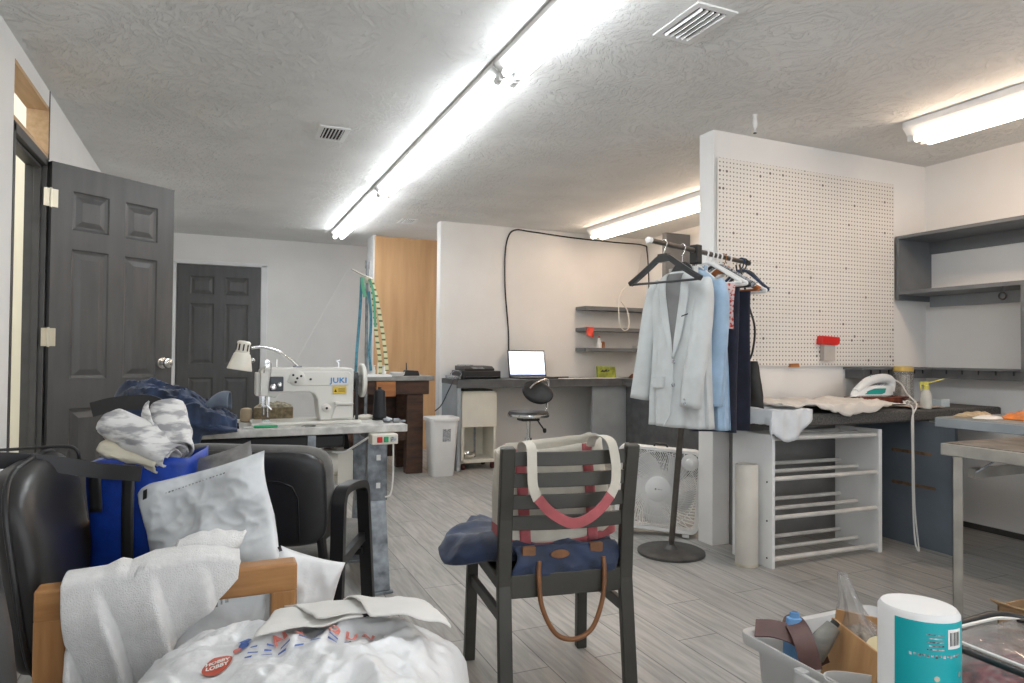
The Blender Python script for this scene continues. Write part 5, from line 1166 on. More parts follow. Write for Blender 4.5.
for y0_, y1_ in ((.86, 1.49), (1.56, 2.055)):
    cushion(-.285, .19, y0_, y1_, .30, .425, .03).build('seat', M['leather'], t, world=True, smooth=True)
    xc = -.328
    def bk_(a, b):
        th = 2*PI*a; ph = PI*(b-.5); e1, e2 = .42, .35
        c1, s1_ = math.cos(th), math.sin(th); k_ = abs(math.cos(ph))**.8 if True else 1
        q = abs(math.cos(ph))**e2
        y = (y0_+y1_)/2+(.005 if y0_ > 1 else -.06)+(.255 if y0_ > 1 else .235)*math.copysign(abs(c1)**e1, c1)*q
        z = .640+.208*math.copysign(abs(s1_)**e1, s1_)*q
        x = xc+.047*math.copysign(abs(math.sin(ph))**.6, math.sin(ph))-.14*(z-.5)+.016*math.sin(PI*(z-.43)/.42)
        return (x, y, z)
    MB().surf(bk_, 56, 22, cu=True).build('backrest', M['leather'], t, world=True, smooth=True)
    e_ = MB().tube([(xc+.0-.14*(z_-.5)+.006, y_, z_) for y_, z_ in [((y0_+y1_)/2+(.005 if y0_ > 1 else -.06)+(.257 if y0_ > 1 else .237)*math.copysign(abs(math.cos(2*PI*k/48))**.42, math.cos(2*PI*k/48)), .640+.210*math.copysign(abs(math.sin(2*PI*k/48))**.42, math.sin(2*PI*k/48))) for k in range(48)]], .006, 8, closed=True)
    e_.build('piping', M['black_plastic'], t, world=True, smooth=True)
MB().box(-.30, .15, .84, 2.08, .24, .30).build('seat_rail', M['oak'], t, world=True, bevel=.004)

# ---- towel over the middle arm
M['towel'] = mat('white terry towel', (.80, .80, .79), .95, var=.04, scale=60, bump=.9, bscale=420, bdist=.003, sheen=.4)
def towel(a, b):
    x = lerp(-.256, .052, a)
    back = .07; top = .07; L = table([(0, .42), (.30, .42), (.38, .36), (.44, .21), (.60, .165), (.75, .125), (.88, .085), (1, .030)], a)
    tot = back+top+L; s_ = b*tot
    bump = table([(0, .002), (.22, .006), (.30, .018), (.36, .012), (.48, .026), (.75, .034), (.88, .028), (1, .012)], a)
    tt = a*3.3+.35-1.1*min(1, max(0, s_-back-top)/.35); tt -= math.floor(tt); fold = (tt/.86 if tt < .86 else (1-tt)/.14)
    fold2 = noise.noise(V(a*5, s_*6, 2.5))
    if s_ < back: d = back-s_; p = V(x, 1.562, .655+bump-d)
    elif s_ < back+top:
        q = (s_-back)/top; p = V(x, lerp(1.562, 1.486, q), .655+bump*(1-.25*q)+.006*math.sin(PI*q))
    else:
        d = s_-back-top; k_ = min(1, d/.10); k_ = k_*k_*(3-2*k_)
        y = 1.486-.008-.044*k_*fold**1.3*(1-.3*a)-.010*k_*fold2-.03*max(0, d-.08)
        p = V(x+d*.10*(1-a)-.10*d*a, y, .655+bump*.75-d)
    n3 = noise.noise(V(p.x*9, p.z*9, 4))*.004; return (p.x+n3, p.y-n3, p.z+n3*.5)
solo(MB().surf(towel, 90, 80), 'towel', 'white terry towel draped over the oak arm of the settee', 'towel', M['towel'], (-.1, 1.5, .645), smooth=True, solid=.008, off=0, ang=180)
rl = MB().surf(lambda a, b: (lerp(-.075, .056, a)+.01*math.sin(2*PI*b), 1.560+.032*math.cos(2*PI*b)*(.55+.45*math.sin(PI*a)), .678+.010*a+(.026+.010*a)*math.sin(2*PI*b)*(.5+.5*math.sin(PI*min(1, a+.15)))+.004*noise.noise(V(a*8, b*5, 2))), 24, 24, cv=True)
rl.build('rolled_end', M['towel'], bpy.data.objects['towel'], world=True, smooth=True, solid=.006, ang=180)

# ---- plastic packages
M['poly'] = mat('white poly mailer', (.70, .73, .75), .26, var=.03, scale=5, bump=.45, bscale=7, bdist=.02, coat=.2, bdet=4)
M['poly_grey'] = mat('silver poly lining', (.26, .255, .25), .3, .35, var=.2, scale=20, bump=.6, bscale=30, bdist=.008)
M['poly_bag'] = mat('thin white carrier bag', (.76, .77, .78), .33, var=.03, scale=5, bump=.6, bscale=20, bdist=.008, coat=.1, bdet=6)
def pillow(c, ux, uy, w_, h_, th, seed, amp=.008, nu=54, nv=40, sag=0.0, corner=.85):
    """stuffed bag: centre c, axes ux (width), uy (height); puffs along the normal"""
    c, ux, uy = Vector(c), Vector(ux).normalized(), Vector(uy).normalized(); nz_ = ux.cross(uy).normalized(); uy = nz_.cross(ux)
    m_ = MB()
    def side(sg):
        def f(a, b):
            p, q = 2*a-1, 2*b-1; e = max(0, (1-abs(p)**2.6))*max(0, (1-abs(q)**2.6))
            x = p*w_/2*(1-.05*(1-abs(q)**2)*abs(p)); y = q*h_/2*(1-.06*(1-abs(p)**2)*abs(q))
            r = (ridge(x*5+y*3+seed, y*8-x*2, seed, 3)+.5*ridge(x*3-y*4, y*3+x*5+seed, seed+4, 2))*amp+ .5*amp*math.sin(9*(x*.8+y)+seed*2)*e
            z = sg*(th/2*e**.55)+(r*(e**.3) if e > 0 else 0)*(1 if sg > 0 else -.6)
            z += -sag*(p*p)+.012*math.sin(p*3+seed)*math.sin(q*4+seed)
            return c+ux*x+uy*y+nz_*z
        return f
    m_.surf(side(1), nu, nv); m_.surf(side(-1), nu, nv); return m_
def on_pillow(c, ux, uy, th, pts, lift):
    c, ux, uy = Vector(c), Vector(ux).normalized(), Vector(uy).normalized(); nz_ = ux.cross(uy).normalized(); uy = nz_.cross(ux)
    return [c+ux*x+uy*y+nz_*(th/2+lift) for x, y in pts]
mc = V(-.008, 1.785, .672); mu_ = V(.266, -.117, .080); mv_ = V(-.115, .105, .20)
t = thing('poly_mailer', 'big wrinkled white poly mailer leaning against the blue bag', 'parcel', (.03, 1.75, .43))
PW = (mc, mu_, mv_, .325, .285, .055, 2.2)
body = pillow(*PW, amp=.019, nu=90, nv=80); body.build('body', M['poly'], t, world=True, smooth=True, ang=80)
nzm = mu_.normalized().cross(mv_.normalized()).normalized(); uxm = mu_.normalized(); uym = nzm.cross(uxm)
if nzm.y > 0: nzm = -nzm
def onm(x, y, lift): return mc+uxm*x+uym*y+nzm*lift
def stripm(poly, lift=.036): return MB().prism(poly, lambda a, b, d: onm(a, b, lift+d), 0, .0008)
pb_ = MB()
for k in range(16): pb_.box(0, 0, 0, 0, 0, 0) if False else None
stripm([(-.140, .098), (-.130, .100), (-.126, .122), (-.136, .120)], .020).build('barcode_mark', M['black_plastic'], t, world=True)
ds = MB()
for k in range(18): ds.prism([(-.075+.0085*k, .096+.0006*k), (-.070+.0085*k, .0965+.0006*k), (-.070+.0085*k, .0995+.0006*k), (-.075+.0085*k, .099+.0006*k)], lambda a, b, d: onm(a, b, .034+d+.004*math.sin(PI*(a+.15)/.3)), 0, .0006)
ds.build('print_line', M['label_grey'], t, world=True)
sil = pillow(mc+V(-.005, .070, .030), mu_, mv_, .27, .27, .024, 6.6, amp=.010)
sil.build('torn_flap', M['poly_grey'], t, world=True, smooth=True, ang=80)
ed = MB().surf(lambda a, b: onm(lerp(.02, .165, a), lerp(-.112, -.150, b)+.022*a, .030-.02*a-.012*b+.006*math.sin(a*6)), 20, 4)
ed.build('dark_edge', M['black_plastic'], t, world=True, smooth=True, solid=.0015)
t2 = pillow((.185, 1.665, .495), V(.90, -.40, -.25), V(.22, .15, .9), .16, .24, .11, 4.7, amp=.016)
solo(t2, 'plastic_parcel', 'white plastic parcel bulging out behind the front oak post', 'parcel', M['poly_bag'], (.165, 1.68, .43), smooth=True, ang=80)
t3 = pillow((.03, 1.70, .50), V(.95, .15, .16), V(-.05, .55, .35), .26, .20, .05, 8.3, amp=.008)
t = thing('flat_parcel', 'pale parcel with a printed side seen under the oak arm', 'parcel', (.03, 1.70, .43))
t3.build('body', M['poly'], t, world=True, smooth=True, ang=80)
pr_ = MB()
for k in range(7): pr_.obox((-.035+.011*k, 1.638+.002*k, .522+.003*k), (.004 if k % 2 else .007, .001, .022), Matrix.Rotation(rad(-35), 3, 'X'))
pr_.build('print_bars', M['label_grey'], t, world=True)

# ---- blue bag with folded clothes
M['royal'] = mat('royal blue woven plastic', (.008, .055, .40), .45, var=.18, scale=30, bump=.3, bscale=200, bdist=.001)
bc = V(-.150, 1.955, .4255); bx_ = V(.95, -.31, 0).normalized(); by_ = V(.31, .95, 0).normalized()
def BL(x, y, z): return bc+bx_*x+by_*y+V(0, 0, z)
t = thing('blue_bag', 'royal blue shopping bag with black handles standing on the settee seat', 'bag', bc)
def bag_s(a, z, off=0):
    th = 2*PI*a; c_, s_ = math.cos(th), math.sin(th); e = .42; g_ = z/.43
    w_ = lerp(.112, .126, g_)+off; d_ = lerp(.078, .090, g_)+off
    x = math.copysign(abs(c_)**e, c_)*w_; y = math.copysign(abs(s_)**e, s_)*d_
    return BL(x+.006*noise.noise(V(x*9, z*7, 2)), y+.008*noise.noise(V(x*8, z*8, 5)), z)
MB().surf(lambda a, b: bag_s(a, b*(.400+.010*math.cos(2*PI*a)+.006*math.sin(6*PI*a))), 72, 20, cu=True).build('body', M['royal'], t, world=True, smooth=True, solid=.003)
for x in (-.075, .0):
    ln = (.28 if x < -.05 else .0)
    MB().surf(lambda a, b: BL(x+(a-.5)*.028, -.108-.004*math.sin(5*b)-.006, lerp(.395, ln, b)), 4, 10).build('strap', M['black_plastic'], t, world=True, smooth=True, solid=.002)
MB().tube(curve_pts([BL(.03, -.118, .372), BL(-.06, -.140, .385), BL(-.14, -.180, .408), BL(-.22, -.240, .425), BL(-.30, -.30, .428), BL(-.38, -.40, .425)], 6), 1, sec=[(-.002, -.018), (.002, -.018), (.002, .018), (-.002, .018)], up=(0, 0, 1)).build('long_strap', M['black_plastic'], t, world=True, smooth=True)
MB().tube(curve_pts([BL(-.125, -.09, .40), BL(-.128, -.095, .425), BL(-.16, -.09, .435), BL(-.26, -.08, .428), BL(-.42, -.05, .415)], 6), .004, 8).build('cord_handle', M['black_plastic'], t, world=True, smooth=True)
MB().tube(curve_pts([BL(.03, .07, .40), BL(.0, .105, .49), BL(-.05, .115, .525), BL(-.14, .115, .520), BL(-.20, .115, .505)], 6), 1, sec=[(-.002, -.020), (.002, -.020), (.002, .020), (-.002, .020)], up=(0, 0, 1)).build('rear_handle', M['black_plastic'], t, world=True, smooth=True)
M['grey_cloth'] = mat('grey white printed cloth', (.66, .66, .65), .85, var=.15, scale=16, col2=(.30, .30, .31), stretch=(1, 1, 3.5), contrast=(.40, .52), bump=.2)
M['cream_cloth'] = mat('cream cloth', (.66, .62, .50), .85, var=.08)
def roll(p, q, r, mm, nm, label, flatn=.7, seed=1, turns=1.6):
    """a folded, rolled garment lying from p to q: a spiral section swept along"""
    p, q = Vector(p), Vector(q); d = (q-p).normalized(); u = V(0, 0, 1); u = (u-d*u.dot(d)).normalized(); w = d.cross(u); n = 40
    def f(a, b):
        th = 2*PI*turns*b; rr = r*(.35+.65*b)*(1+.10*noise.noise(V(a*3, b*5, seed))); rr *= (.80+.2*math.sin(PI*min(1, a*1.15+.05))); rr += .007*ridge(a*1.5, b*6, seed, 3)
        return p+(q-p)*a+u*rr*math.sin(th)*flatn+w*rr*math.cos(th)
    return solo(MB().surf(f, 18, 56), nm, label, 'clothes', mm, p, 'folded clothes in the blue bag', smooth=True, solid=.004)
roll(BL(-.085, -.03, .485), BL(.085, -.075, .405), .060, M['grey_cloth'], 'folded_shirt', 'grey and white printed shirt folded at the left of the blue bag opening', .75, 1)
roll(BL(.015, .05, .515), BL(.085, -.055, .415), .056, M['grey_cloth'], 'rolled_shirt', 'rolled pale grey garment standing highest in the blue bag', .9, 4, 2.1)
roll(BL(-.085, -.045, .425), BL(.06, -.075, .385), .045, M['cream_cloth'], 'cream_garment', 'cream folded garment at the front rim of the blue bag', .6, 7)
roll(BL(-.10, .03, .46), BL(.06, -.02, .43), .055, M['grey_cloth'], 'folded_shirt', 'grey garment wedged behind the printed shirt in the blue bag', .8, 9)

# ---- grey and black office chair with its back to us
M['wool_grey'] = weave('grey upholstery', (.17, .165, .155), 350, rough=.95, var=.2, bump=.5)
f_ = V(.485, .875, 0).normalized(); r_ = V(f_.y, -f_.x, 0); oc = V(.115, 2.215, 0)
def OC(x, y, z): return oc+r_*x+f_*y+V(0, 0, z)
t = thing('office_chair', 'black-backed grey upholstered armchair facing the sewing table', 'chair', OC(0, .25, 0))
def backpad(y0_, th, w_, z0_, z1_, bul):
    def f(a, b):
        thh = 2*PI*a; e = .34; ph = PI*(b-.5); q = abs(math.cos(ph))**.3
        x = w_/2*math.copysign(abs(math.cos(thh))**e, math.cos(thh))*q; z = (z0_+z1_)/2+(z1_-z0_)/2*math.copysign(abs(math.sin(thh))**e, math.sin(thh))*q
        y = y0_+th/2*math.copysign(abs(math.sin(ph))**.7, math.sin(ph))+bul*(1-(2*x/w_)**2)
        return OC(x, y-.12*(z-.5), z)
    return MB().surf(f, 60, 20, cu=True)
backpad(.035, .06, .490, .50, .812, -.035).build('back_cushion', M['wool_grey'], t, world=True, smooth=True)
backpad(-.003, .048, .472, .508, .796, -.038).build('back_shell', M['black_plastic'], t, world=True, smooth=True)
for w_, z0_, z1_ in ((.33, .53, .71), (.20, .53, .655)):
    g_ = [(-w_/2, z0_), (-w_/2, z1_-.05), (-w_/2+.015, z1_-.015), (-w_/2+.05, z1_), (w_/2-.05, z1_), (w_/2-.015, z1_-.015), (w_/2, z1_-.05), (w_/2, z0_)]
    MB().tube([OC(x, -.028-.040*(1-(2*x/.455)**2)-.12*(z-.5), z) for x, z in g_], .0035, 6).build('shell_groove', M['black_metal'], t, world=True, smooth=True)
cs_ = MB()
def seatpad(a, b):
    th = 2*PI*a; ph = PI*(b-.5); e = .4; q = abs(math.cos(ph))**.3
    return OC(.235*math.copysign(abs(math.cos(th))**e, math.cos(th))*q, .29+.235*math.copysign(abs(math.sin(th))**e, math.sin(th))*q, .435+.04*math.copysign(abs(math.sin(ph))**.6, math.sin(ph)))
cs_.surf(seatpad, 48, 16, cu=True).build('seat', M['wool_grey'], t, world=True, smooth=True)
for s1 in (-1, 1):
    sec = [(-.012, -.020), (.012, -.020), (.012, .020), (-.012, .020)]
    MB().tube(curve_pts([OC(.268*s1, -.07, 0), OC(.268*s1, -.02, .30), OC(.268*s1, -.005, .58), OC(.268*s1, .002, .640), OC(.268*s1, .03, .668), OC(.268*s1, .12, .668), OC(.268*s1, .20, .655), OC(.268*s1, .232, .625), OC(.268*s1, .245, .55), OC(.268*s1, .30, .25), OC(.268*s1, .34, 0)], 5), 1, sec=sec, up=tuple(r_)).build('arm_frame', M['black_metal'], t, world=True, smooth=True)
    MB().bar(OC(.262*s1, .02, .445), OC(.262*s1, .255, .47), .02, .03).build('seat_rail', M['black_metal'], t, world=True)
    MB().bar(OC(.205*s1, .0, .60), OC(.215*s1, .03, .40), .035, .02, up=tuple(r_)).build('back_bracket', M['black_plastic'], t, world=True, bevel=.006)
MB().bar(OC(-.262, .25, .42), OC(.262, .25, .42), .03, .02).build('cross_rail', M['black_metal'], t, world=True)

# ---- navy garments over the left end of the sewing table
def navy_heap(a, b):
    x = lerp(-.375, .085, a); 
    prof_ = table([(0, .10), (.12, .17), (.3, .185), (.5, .155), (.68, .11), (.85, .065), (1, .012)], a)
    s_ = b
    if s_ < .62:
        q = s_/.62; y = lerp(3.50, 3.10, q); z = ZT+.008+prof_*math.sin(PI*min(1, .08+.86*q))**.7
    else:
        d = (s_-.62)/.38; dd = table([(0, .16), (.5, .15), (.62, .12), (.70, .02), (1, .005)], a); y = 3.095-.02*math.sin(PI*d); z = ZT+.008+prof_*math.sin(PI*.94)**.7*(1-d)-dd*d
    fo = .040*ridge(x*5+y*3, y*5+z*5, 2.0, 4)+.014*math.sin(13*x+22*z+9*y)
    return (x+.02*noise.noise(V(y*8, z*8, 1)), y-abs(fo)*.8-.005, max(z+fo*.9 if s_ < .62 else z, ZT+.006 if s_ < .6 else 0))
t = thing('navy_garments', 'heap of navy clothing piled on the left end of the sewing table', 'clothes', (-.15, 3.3, ZT))
MB().surf(navy_heap, 80, 60).build('heap', M['navy'], t, world=True, smooth=True, solid=.004, off=1)
def cuff(a, b):
    th = lerp(-.5, 3.4, b); r = .035*(1+.3*a)
    return (lerp(-.03, .06, a)+.01*math.cos(th), 3.20+r*math.cos(th), ZT+.075+.07*a*(1-a)+r*math.sin(th)*1.2+.03*a)
MB().surf(cuff, 14, 18).build('denim_cuff', weave('faded denim', (.12, .15, .20), 400, var=.2), t, world=True, smooth=True, solid=.004)
MB().surf(lambda a, b: (lerp(-.06, .095, a), lerp(3.10, 3.24, b)+.02*math.sin(a*4), ZT+.012+.035*math.sin(PI*b)*(1-.7*a)+.010*noise.noise(V(a*7, b*5, 3))), 24, 14).build('sleeve_end', mat('navy black cloth', (.012, .014, .028), .8, var=.2), t, world=True, smooth=True, solid=.008)

# ---- carrier bag on the near seat
M['sticker'] = mat('orange red sticker', (.48, .075, .035), .4, var=.03)
M['red_print2'] = mat('faded red ink', (.66, .20, .16), .5, var=.15, scale=60)
M['blue_print'] = mat('blue ink', (.06, .13, .40), .5, var=.15, scale=60)
M['white_ink'] = mat('white ink', (.85, .84, .80), .5, var=0)
gx, gy = V(.916, -.402, 0), V(.402, .916, 0); gc = V(.135, 1.20, 0)
def carrier(u, v, rough=1.0):
    """u,v in [-1,1]: top surface of the stuffed bag, along the picture's width and depth"""
    e = max(0, 1-abs(u)**3.2)*max(0, 1-abs(v)**3.0)
    h = .155*e**.29; sm = min(1, max(0, (math.hypot((u+.33)*.285, (v+.30)*.215)-.03)/.05))
    h *= 1.04+.06*math.sin(2.2*u+.6)-.03*v
    r = ridge(u*2.6, v*2.0, 1.7, 5)*.017*e**.25*(.25+.75*sm)*rough
    p = gc+gx*(u*.285-.006)+gy*(v*.215)
    return V(p.x, p.y, .428+h+r)
t = thing('carrier_bag', 'stuffed white plastic carrier bag with a red oval sticker on the near settee seat', 'bag', (.135, 1.2, .4265))
MB().surf(lambda a, b: carrier(2*a-1, 2*b-1), 110, 84).surf(lambda a, b: carrier(2*a-1, 2*b-1)*1.0-V(0, 0, carrier(2*a-1, 2*b-1).z-.4275), 30, 24).build('body', M['poly_bag'], t, world=True, smooth=True, ang=80)
def to_uv(p):
    d = V(p[0], p[1], 0)-gc; return d.dot(gx)/.295, d.dot(gy)/.215
def on_bag(x, y, u0, v0, ang, lift=.004):
    c_, s_ = math.cos(ang), math.sin(ang); X, Y = x*c_-y*s_, x*s_+y*c_
    return carrier(u0+X/.295, v0+Y/.215)+V(0, 0, lift)
def on_bag_mesh(vs, fs, u0, v0, ang, lift): return MB().add([on_bag(x, y, u0, v0, ang, lift) for x, y in vs], fs)
def dense_disc(a_, b_):
    m_ = [(0, 0)]; fs = []
    n = 28
    for k in range(1, 5): m_ += [(a_*k/4*math.cos(2*PI*q/n), b_*k/4*math.sin(2*PI*q/n)) for q in range(n)]
    fs = [(0, 1+q, 1+(q+1) % n) for q in range(n)]
    for k in range(3): fs += [(1+k*n+q, 1+k*n+(q+1) % n, 1+(k+1)*n+(q+1) % n, 1+(k+1)*n+q) for q in range(n)]
    return m_, fs
uS, vS = to_uv((.012, 1.187))
vs, fs = dense_disc(.022, .033); st = on_bag_mesh(vs, fs, uS, vS, .1, .003).build('sticker', M['sticker'], t, world=True, smooth=True)
lt_ = MB()
for wd, dy in (('HOBBY', .0065), ('LOBBY', -.0085)):
    vs, fs = text_mesh(wd, .0118, .0005, 0, 1.0); vs = [(a_*.95, b_*1.25) for a_, b_ in vs]
    lt_.add([on_bag(x, y+dy, uS, vS, .35, .0042) for x, y in vs], fs)
lt_.build('sticker_lettering', M['white_ink'], st, world=True)
uE, vE = to_uv((.055, 1.235))
em = MB()
for (x, y, a_, b_) in ((0, 0, .015, .008), (.010, -.010, .010, .007)): 
    vs, fs = dense_disc(a_, b_); em.add([on_bag(x+q[0], y+q[1], uE, vE, -.5, .003) for q in vs], fs)
em.build('blue_emblem', M['blue_print'], t, world=True)
vs, fs = dense_disc(.009, .005); MB().add([on_bag(.006+q[0], -.020+q[1], uE, vE, -.5, .0034) for q in vs], fs).build('red_emblem', M['red_print2'], t, world=True)
rp2 = MB(); word = 'ND DUN'; 
for k, ch in enumerate(word):
    if ch == ' ': continue
    vs, fs = text_mesh(ch, .030, .0012); a0 = lerp(.42, -.10, k/5); cxw, cyw = lerp(-.055, .095, k/5), .018*math.sin(PI*k/7)
    uA, vA = to_uv((.165, 1.195)); rp2.add([on_bag(cxw+x*math.cos(a0)-y*math.sin(a0), cyw+x*math.sin(a0)+y*math.cos(a0), uA, vA, .12, .0045) for x, y in vs], fs)
rp2.build('red_lettering', M['red_print2'], t, world=True)
bp = MB(); rr3 = random.Random(4)
for row, (y0_, n) in enumerate(((-.022, 9), (-.040, 7), (-.058, 5))):
    for k in range(n):
        if rr3.random() < .2: continue
        x0_ = -.10+.026*k; L_ = .010+.008*rr3.random(); yy = y0_+.014*math.sin(PI*k/9)
        q4 = [(x0_, yy), (x0_+L_, yy+.002), (x0_+L_, yy+.0065), (x0_, yy+.0045)]
        bp.add([on_bag(x, y, uA, vA, .12, .0045) for x, y in q4], [(0, 1, 2, 3)])
bp.build('blue_print', M['blue_print'], t, world=True)
# loose white cloth pieces on top of the carrier bag
M['muslin'] = mat('white muslin', (.74, .73, .70), .85, var=.05, bump=.15, bscale=300)
def sheet(corners, lift, seed, n=26):
    A0, B0, C0, D0_ = [Vector(c) for c in corners]
    def f(a, b):
        p = lerp(lerp(A0, B0, a), lerp(D0_, C0, a), b); u, v = to_uv(p); u = max(-.97, min(.97, u)); v = max(-.97, min(.97, v))
        base = max(carrier(u*.9, v*.9, .25).z+.008, .57)-.35*max(0, abs(u)-.86)
        return (p.x, p.y, base+lift+.005*noise.noise(V(p.x*8, p.y*8, seed))+.002*math.sin(9*a+5*b+seed))
    return MB().surf(f, n, n)
solo(sheet(((.065, 1.215, 0), (.13, 1.40, 0), (.22, 1.38, 0), (.25, 1.225, 0)), .012, 1.0), 'cloth_piece', 'white cloth triangle lying at the left of the pieces on the carrier bag', 'cloth', M['muslin'], (.15, 1.3, .57), 'white cloth pieces on the carrier bag', smooth=True, solid=.0025, off=1)
solo(sheet(((.13, 1.39, 0), (.345, 1.335, 0), (.37, 1.21, 0), (.17, 1.235, 0)), .021, 3.0), 'cloth_piece', 'broad white cloth piece in the middle on top of the carrier bag', 'cloth', M['muslin'], (.26, 1.28, .58), 'white cloth pieces on the carrier bag', smooth=True, solid=.0025, off=1)
solo(sheet(((.24, 1.37, 0), (.375, 1.285, 0), (.385, 1.135, 0), (.255, 1.19, 0)), .030, 6.0), 'cloth_piece', 'topmost white cloth piece at the right of the carrier bag', 'cloth', M['muslin'], (.32, 1.24, .59), 'white cloth pieces on the carrier bag', smooth=True, solid=.0025, off=1)
fcb = MB().tube(curve_pts([(-.95, 1.9, .004), (-.80, 1.87, .004), (-.70, 1.85, .004), (-.60, 1.86, .004), (-.45, 1.95, .004), (-.30, 2.1, .004)], 8), .0045, 8)
solo(fcb, 'floor_cord', 'white cord lying on the floor behind the settee', 'cord', M['cable_white'], (-.6, 1.9, 0), smooth=True)
# ================================================================ front right: plastic bin and what is in it
M['frost'] = mat('frosted clear plastic', (.74, .75, .75), .35, var=.02, trans=.25, alpha=.82)
bx0, bx1, by0, by1, bz = 1.295, 1.80, 1.03, 1.43, .35
t = thing('storage_bin', 'frosted plastic storage bin full of sewing odds and ends at the front right', 'bin', ((bx0+bx1)/2, (by0+by1)/2, 0))
def levels(ls):
    m_ = MB(); n = len(rrect(1, 1, .1, 6)); vs = []
    for w_, d_, r, z in ls: vs += [((bx0+bx1)/2+a, (by0+by1)/2+b, z) for a, b in rrect(w_, d_, r, 6)]
    fs = [(i*n+k, i*n+(k+1) % n, (i+1)*n+(k+1) % n, (i+1)*n+k) for i in range(len(ls)-1) for k in range(n)]
    fs += [tuple(range(n))[::-1], tuple((len(ls)-1)*n+k for k in range(n))]; return m_.add(vs, fs)
W0, D0_ = bx1-bx0, by1-by0
levels([(W0-.10, D0_-.10, .04, 0), (W0-.09, D0_-.09, .045, .012), (W0-.05, D0_-.05, .05, .315), (W0-.048, D0_-.048, .05, .322), (W0-.008, D0_-.008, .030, .325), (W0, D0_, .032, .348), (W0-.004, D0_-.004, .032, .354), (W0-.030, D0_-.030, .028, .350), (W0-.056, D0_-.056, .05, .318), (W0-.096, D0_-.096, .04, .016)]).build('tub', M['frost'], t, world=True, smooth=True)
lh = MB()
for y in (1.20, 1.12): lh.box(bx0-.022, bx0+.004, y-.015, y+.015, .300, .348)
lh.box(bx0-.024, bx0-.012, 1.11, 1.21, .285, .345); lh.build('latch', M['frost'], t, world=True, bevel=.004)
# folded leather strap over the corner
M['strap_brown'] = mat('dark red brown leather', (.095, .038, .030), .5, var=.15, scale=12, bump=.1, bscale=60)
t = thing('leather_strap', 'wide dark brown leather strap folded over the left rim of the bin', 'strap', (1.36, 1.33, .36))
def wide(pts, w_, th, up): return MB().tube(curve_pts(pts, 8), 1, sec=[(-w_/2, -th), (w_/2, -th), (w_/2, th), (-w_/2, th)], up=up)
wide([(1.318, 1.385, .372), (1.345, 1.345, .380), (1.375, 1.305, .372), (1.40, 1.27, .345), (1.41, 1.255, .31)], .052, .002, (-.35, -.45, .82)).build('tail', M['strap_brown'], t, world=True, smooth=True)
wide([(1.40, 1.375, .372), (1.395, 1.335, .395), (1.375, 1.29, .392), (1.355, 1.25, .365), (1.345, 1.225, .325)], .050, .002, (-.5, -.3, .8)).build('loop', M['strap_brown'], t, world=True, smooth=True)
def cone_at(p, d, prof, m_, name, parent, n=24):
    q = Vector(d).normalized().to_track_quat('Z', 'Y').to_matrix(); return MB().lathe(prof, p, n, q).build(name, m_, parent, world=True, smooth=True)
M['thread_grey'] = mat('grey thread', (.27, .26, .235), .75, var=.2, bump=.5, bscale=300, stretch=(1, 1, 6))
M['thread_blue'] = mat('sky blue thread', (.16, .36, .66), .7, var=.15, bump=.5, bscale=300)
def thread_cone(name, label, p, d, tm, core, s_=1.0):
    t = thing(name, label, 'thread cone', p)
    L_ = [(.036, 0), (.040, .006), (.034, .07), (.024, .125), (.014, .128)]
    cone_at(p, d, [(r*s_, z*s_) for r, z in L_], tm, 'thread', t)
    cone_at(p, d, [(r*s_, z*s_) for r, z in [(.016, .120), (.014, .142), (.010, .143), (.009, .13), (.001, .13)]], core, 'core', t)
thread_cone('thread_cone', 'grey thread cone with a black tip lying in the bin', (1.385, 1.262, .340), (.55, -.12, .62), M['thread_grey'], M['black_plastic'], .74)
thread_cone('thread_cone', 'sky blue thread cone half hidden behind the grey one in the bin', (1.395, 1.32, .30), (.05, .10, 1), M['thread_blue'], M['thread_blue'], .85)
# open wooden box
M['box_wood'] = wood('brown plywood box', (.50, .29, .13), (.38, .20, .08), 4, (2, 8, 2), .5, .1)
t = thing('wooden_box', 'open brown wooden box standing tilted in the bin', 'box', (1.50, 1.13, .25))
BXM = Matrix.Translation((1.490, 1.165, .338)) @ Matrix.Rotation(rad(-22), 4, 'Z') @ Matrix.Rotation(rad(12), 4, 'Y')
def bxw(x0, x1, y0, y1, z0, z1): return MB().box(x0, x1, y0, y1, z0, z1).xf(BXM)
bxw(-.065, -.057, -.112, .112, -.12, .060).build('side_panel', M['box_wood'], t, world=True, bevel=.0015)
bxw(.057, .065, -.112, .112, -.12, .045).build('side_panel', M['box_wood'], t, world=True, bevel=.0015)
bxw(-.057, .057, .104, .112, -.12, .085).build('end_panel', M['box_wood'], t, world=True, bevel=.0015)
bxw(-.057, .057, -.112, -.104, -.12, .045).build('end_panel', M['box_wood'], t, world=True, bevel=.0015)
bxw(-.057, .057, -.104, .104, -.12, -.112).build('bottom', M['box_wood'], t, world=True)
t = thing('tape_roll', 'cream roll of tape inside the open wooden box', 'tape', BXM @ V(.01, -.01, -.03))
q_ = (BXM.to_3x3() @ V(-.25, -.45, .85)).normalized().to_track_quat('Z', 'Y').to_matrix(); pc = BXM @ V(.008, -.01, .025)
MB().lathe([(.016, -.025), (.040, -.025), (.041, -.02), (.041, .02), (.040, .025), (.016, .025), (.015, 0), (.016, -.025)], pc, 28, q_).build('tape', mat('cream tape', (.62, .55, .34), .5, var=.08), t, world=True, smooth=True)
MB().lathe([(.0125, -.024), (.016, -.024), (.016, .0255), (.0125, .0255), (.0125, -.024)], pc, 24, q_).build('core', M['orange_wood'], t, world=True, smooth=True)
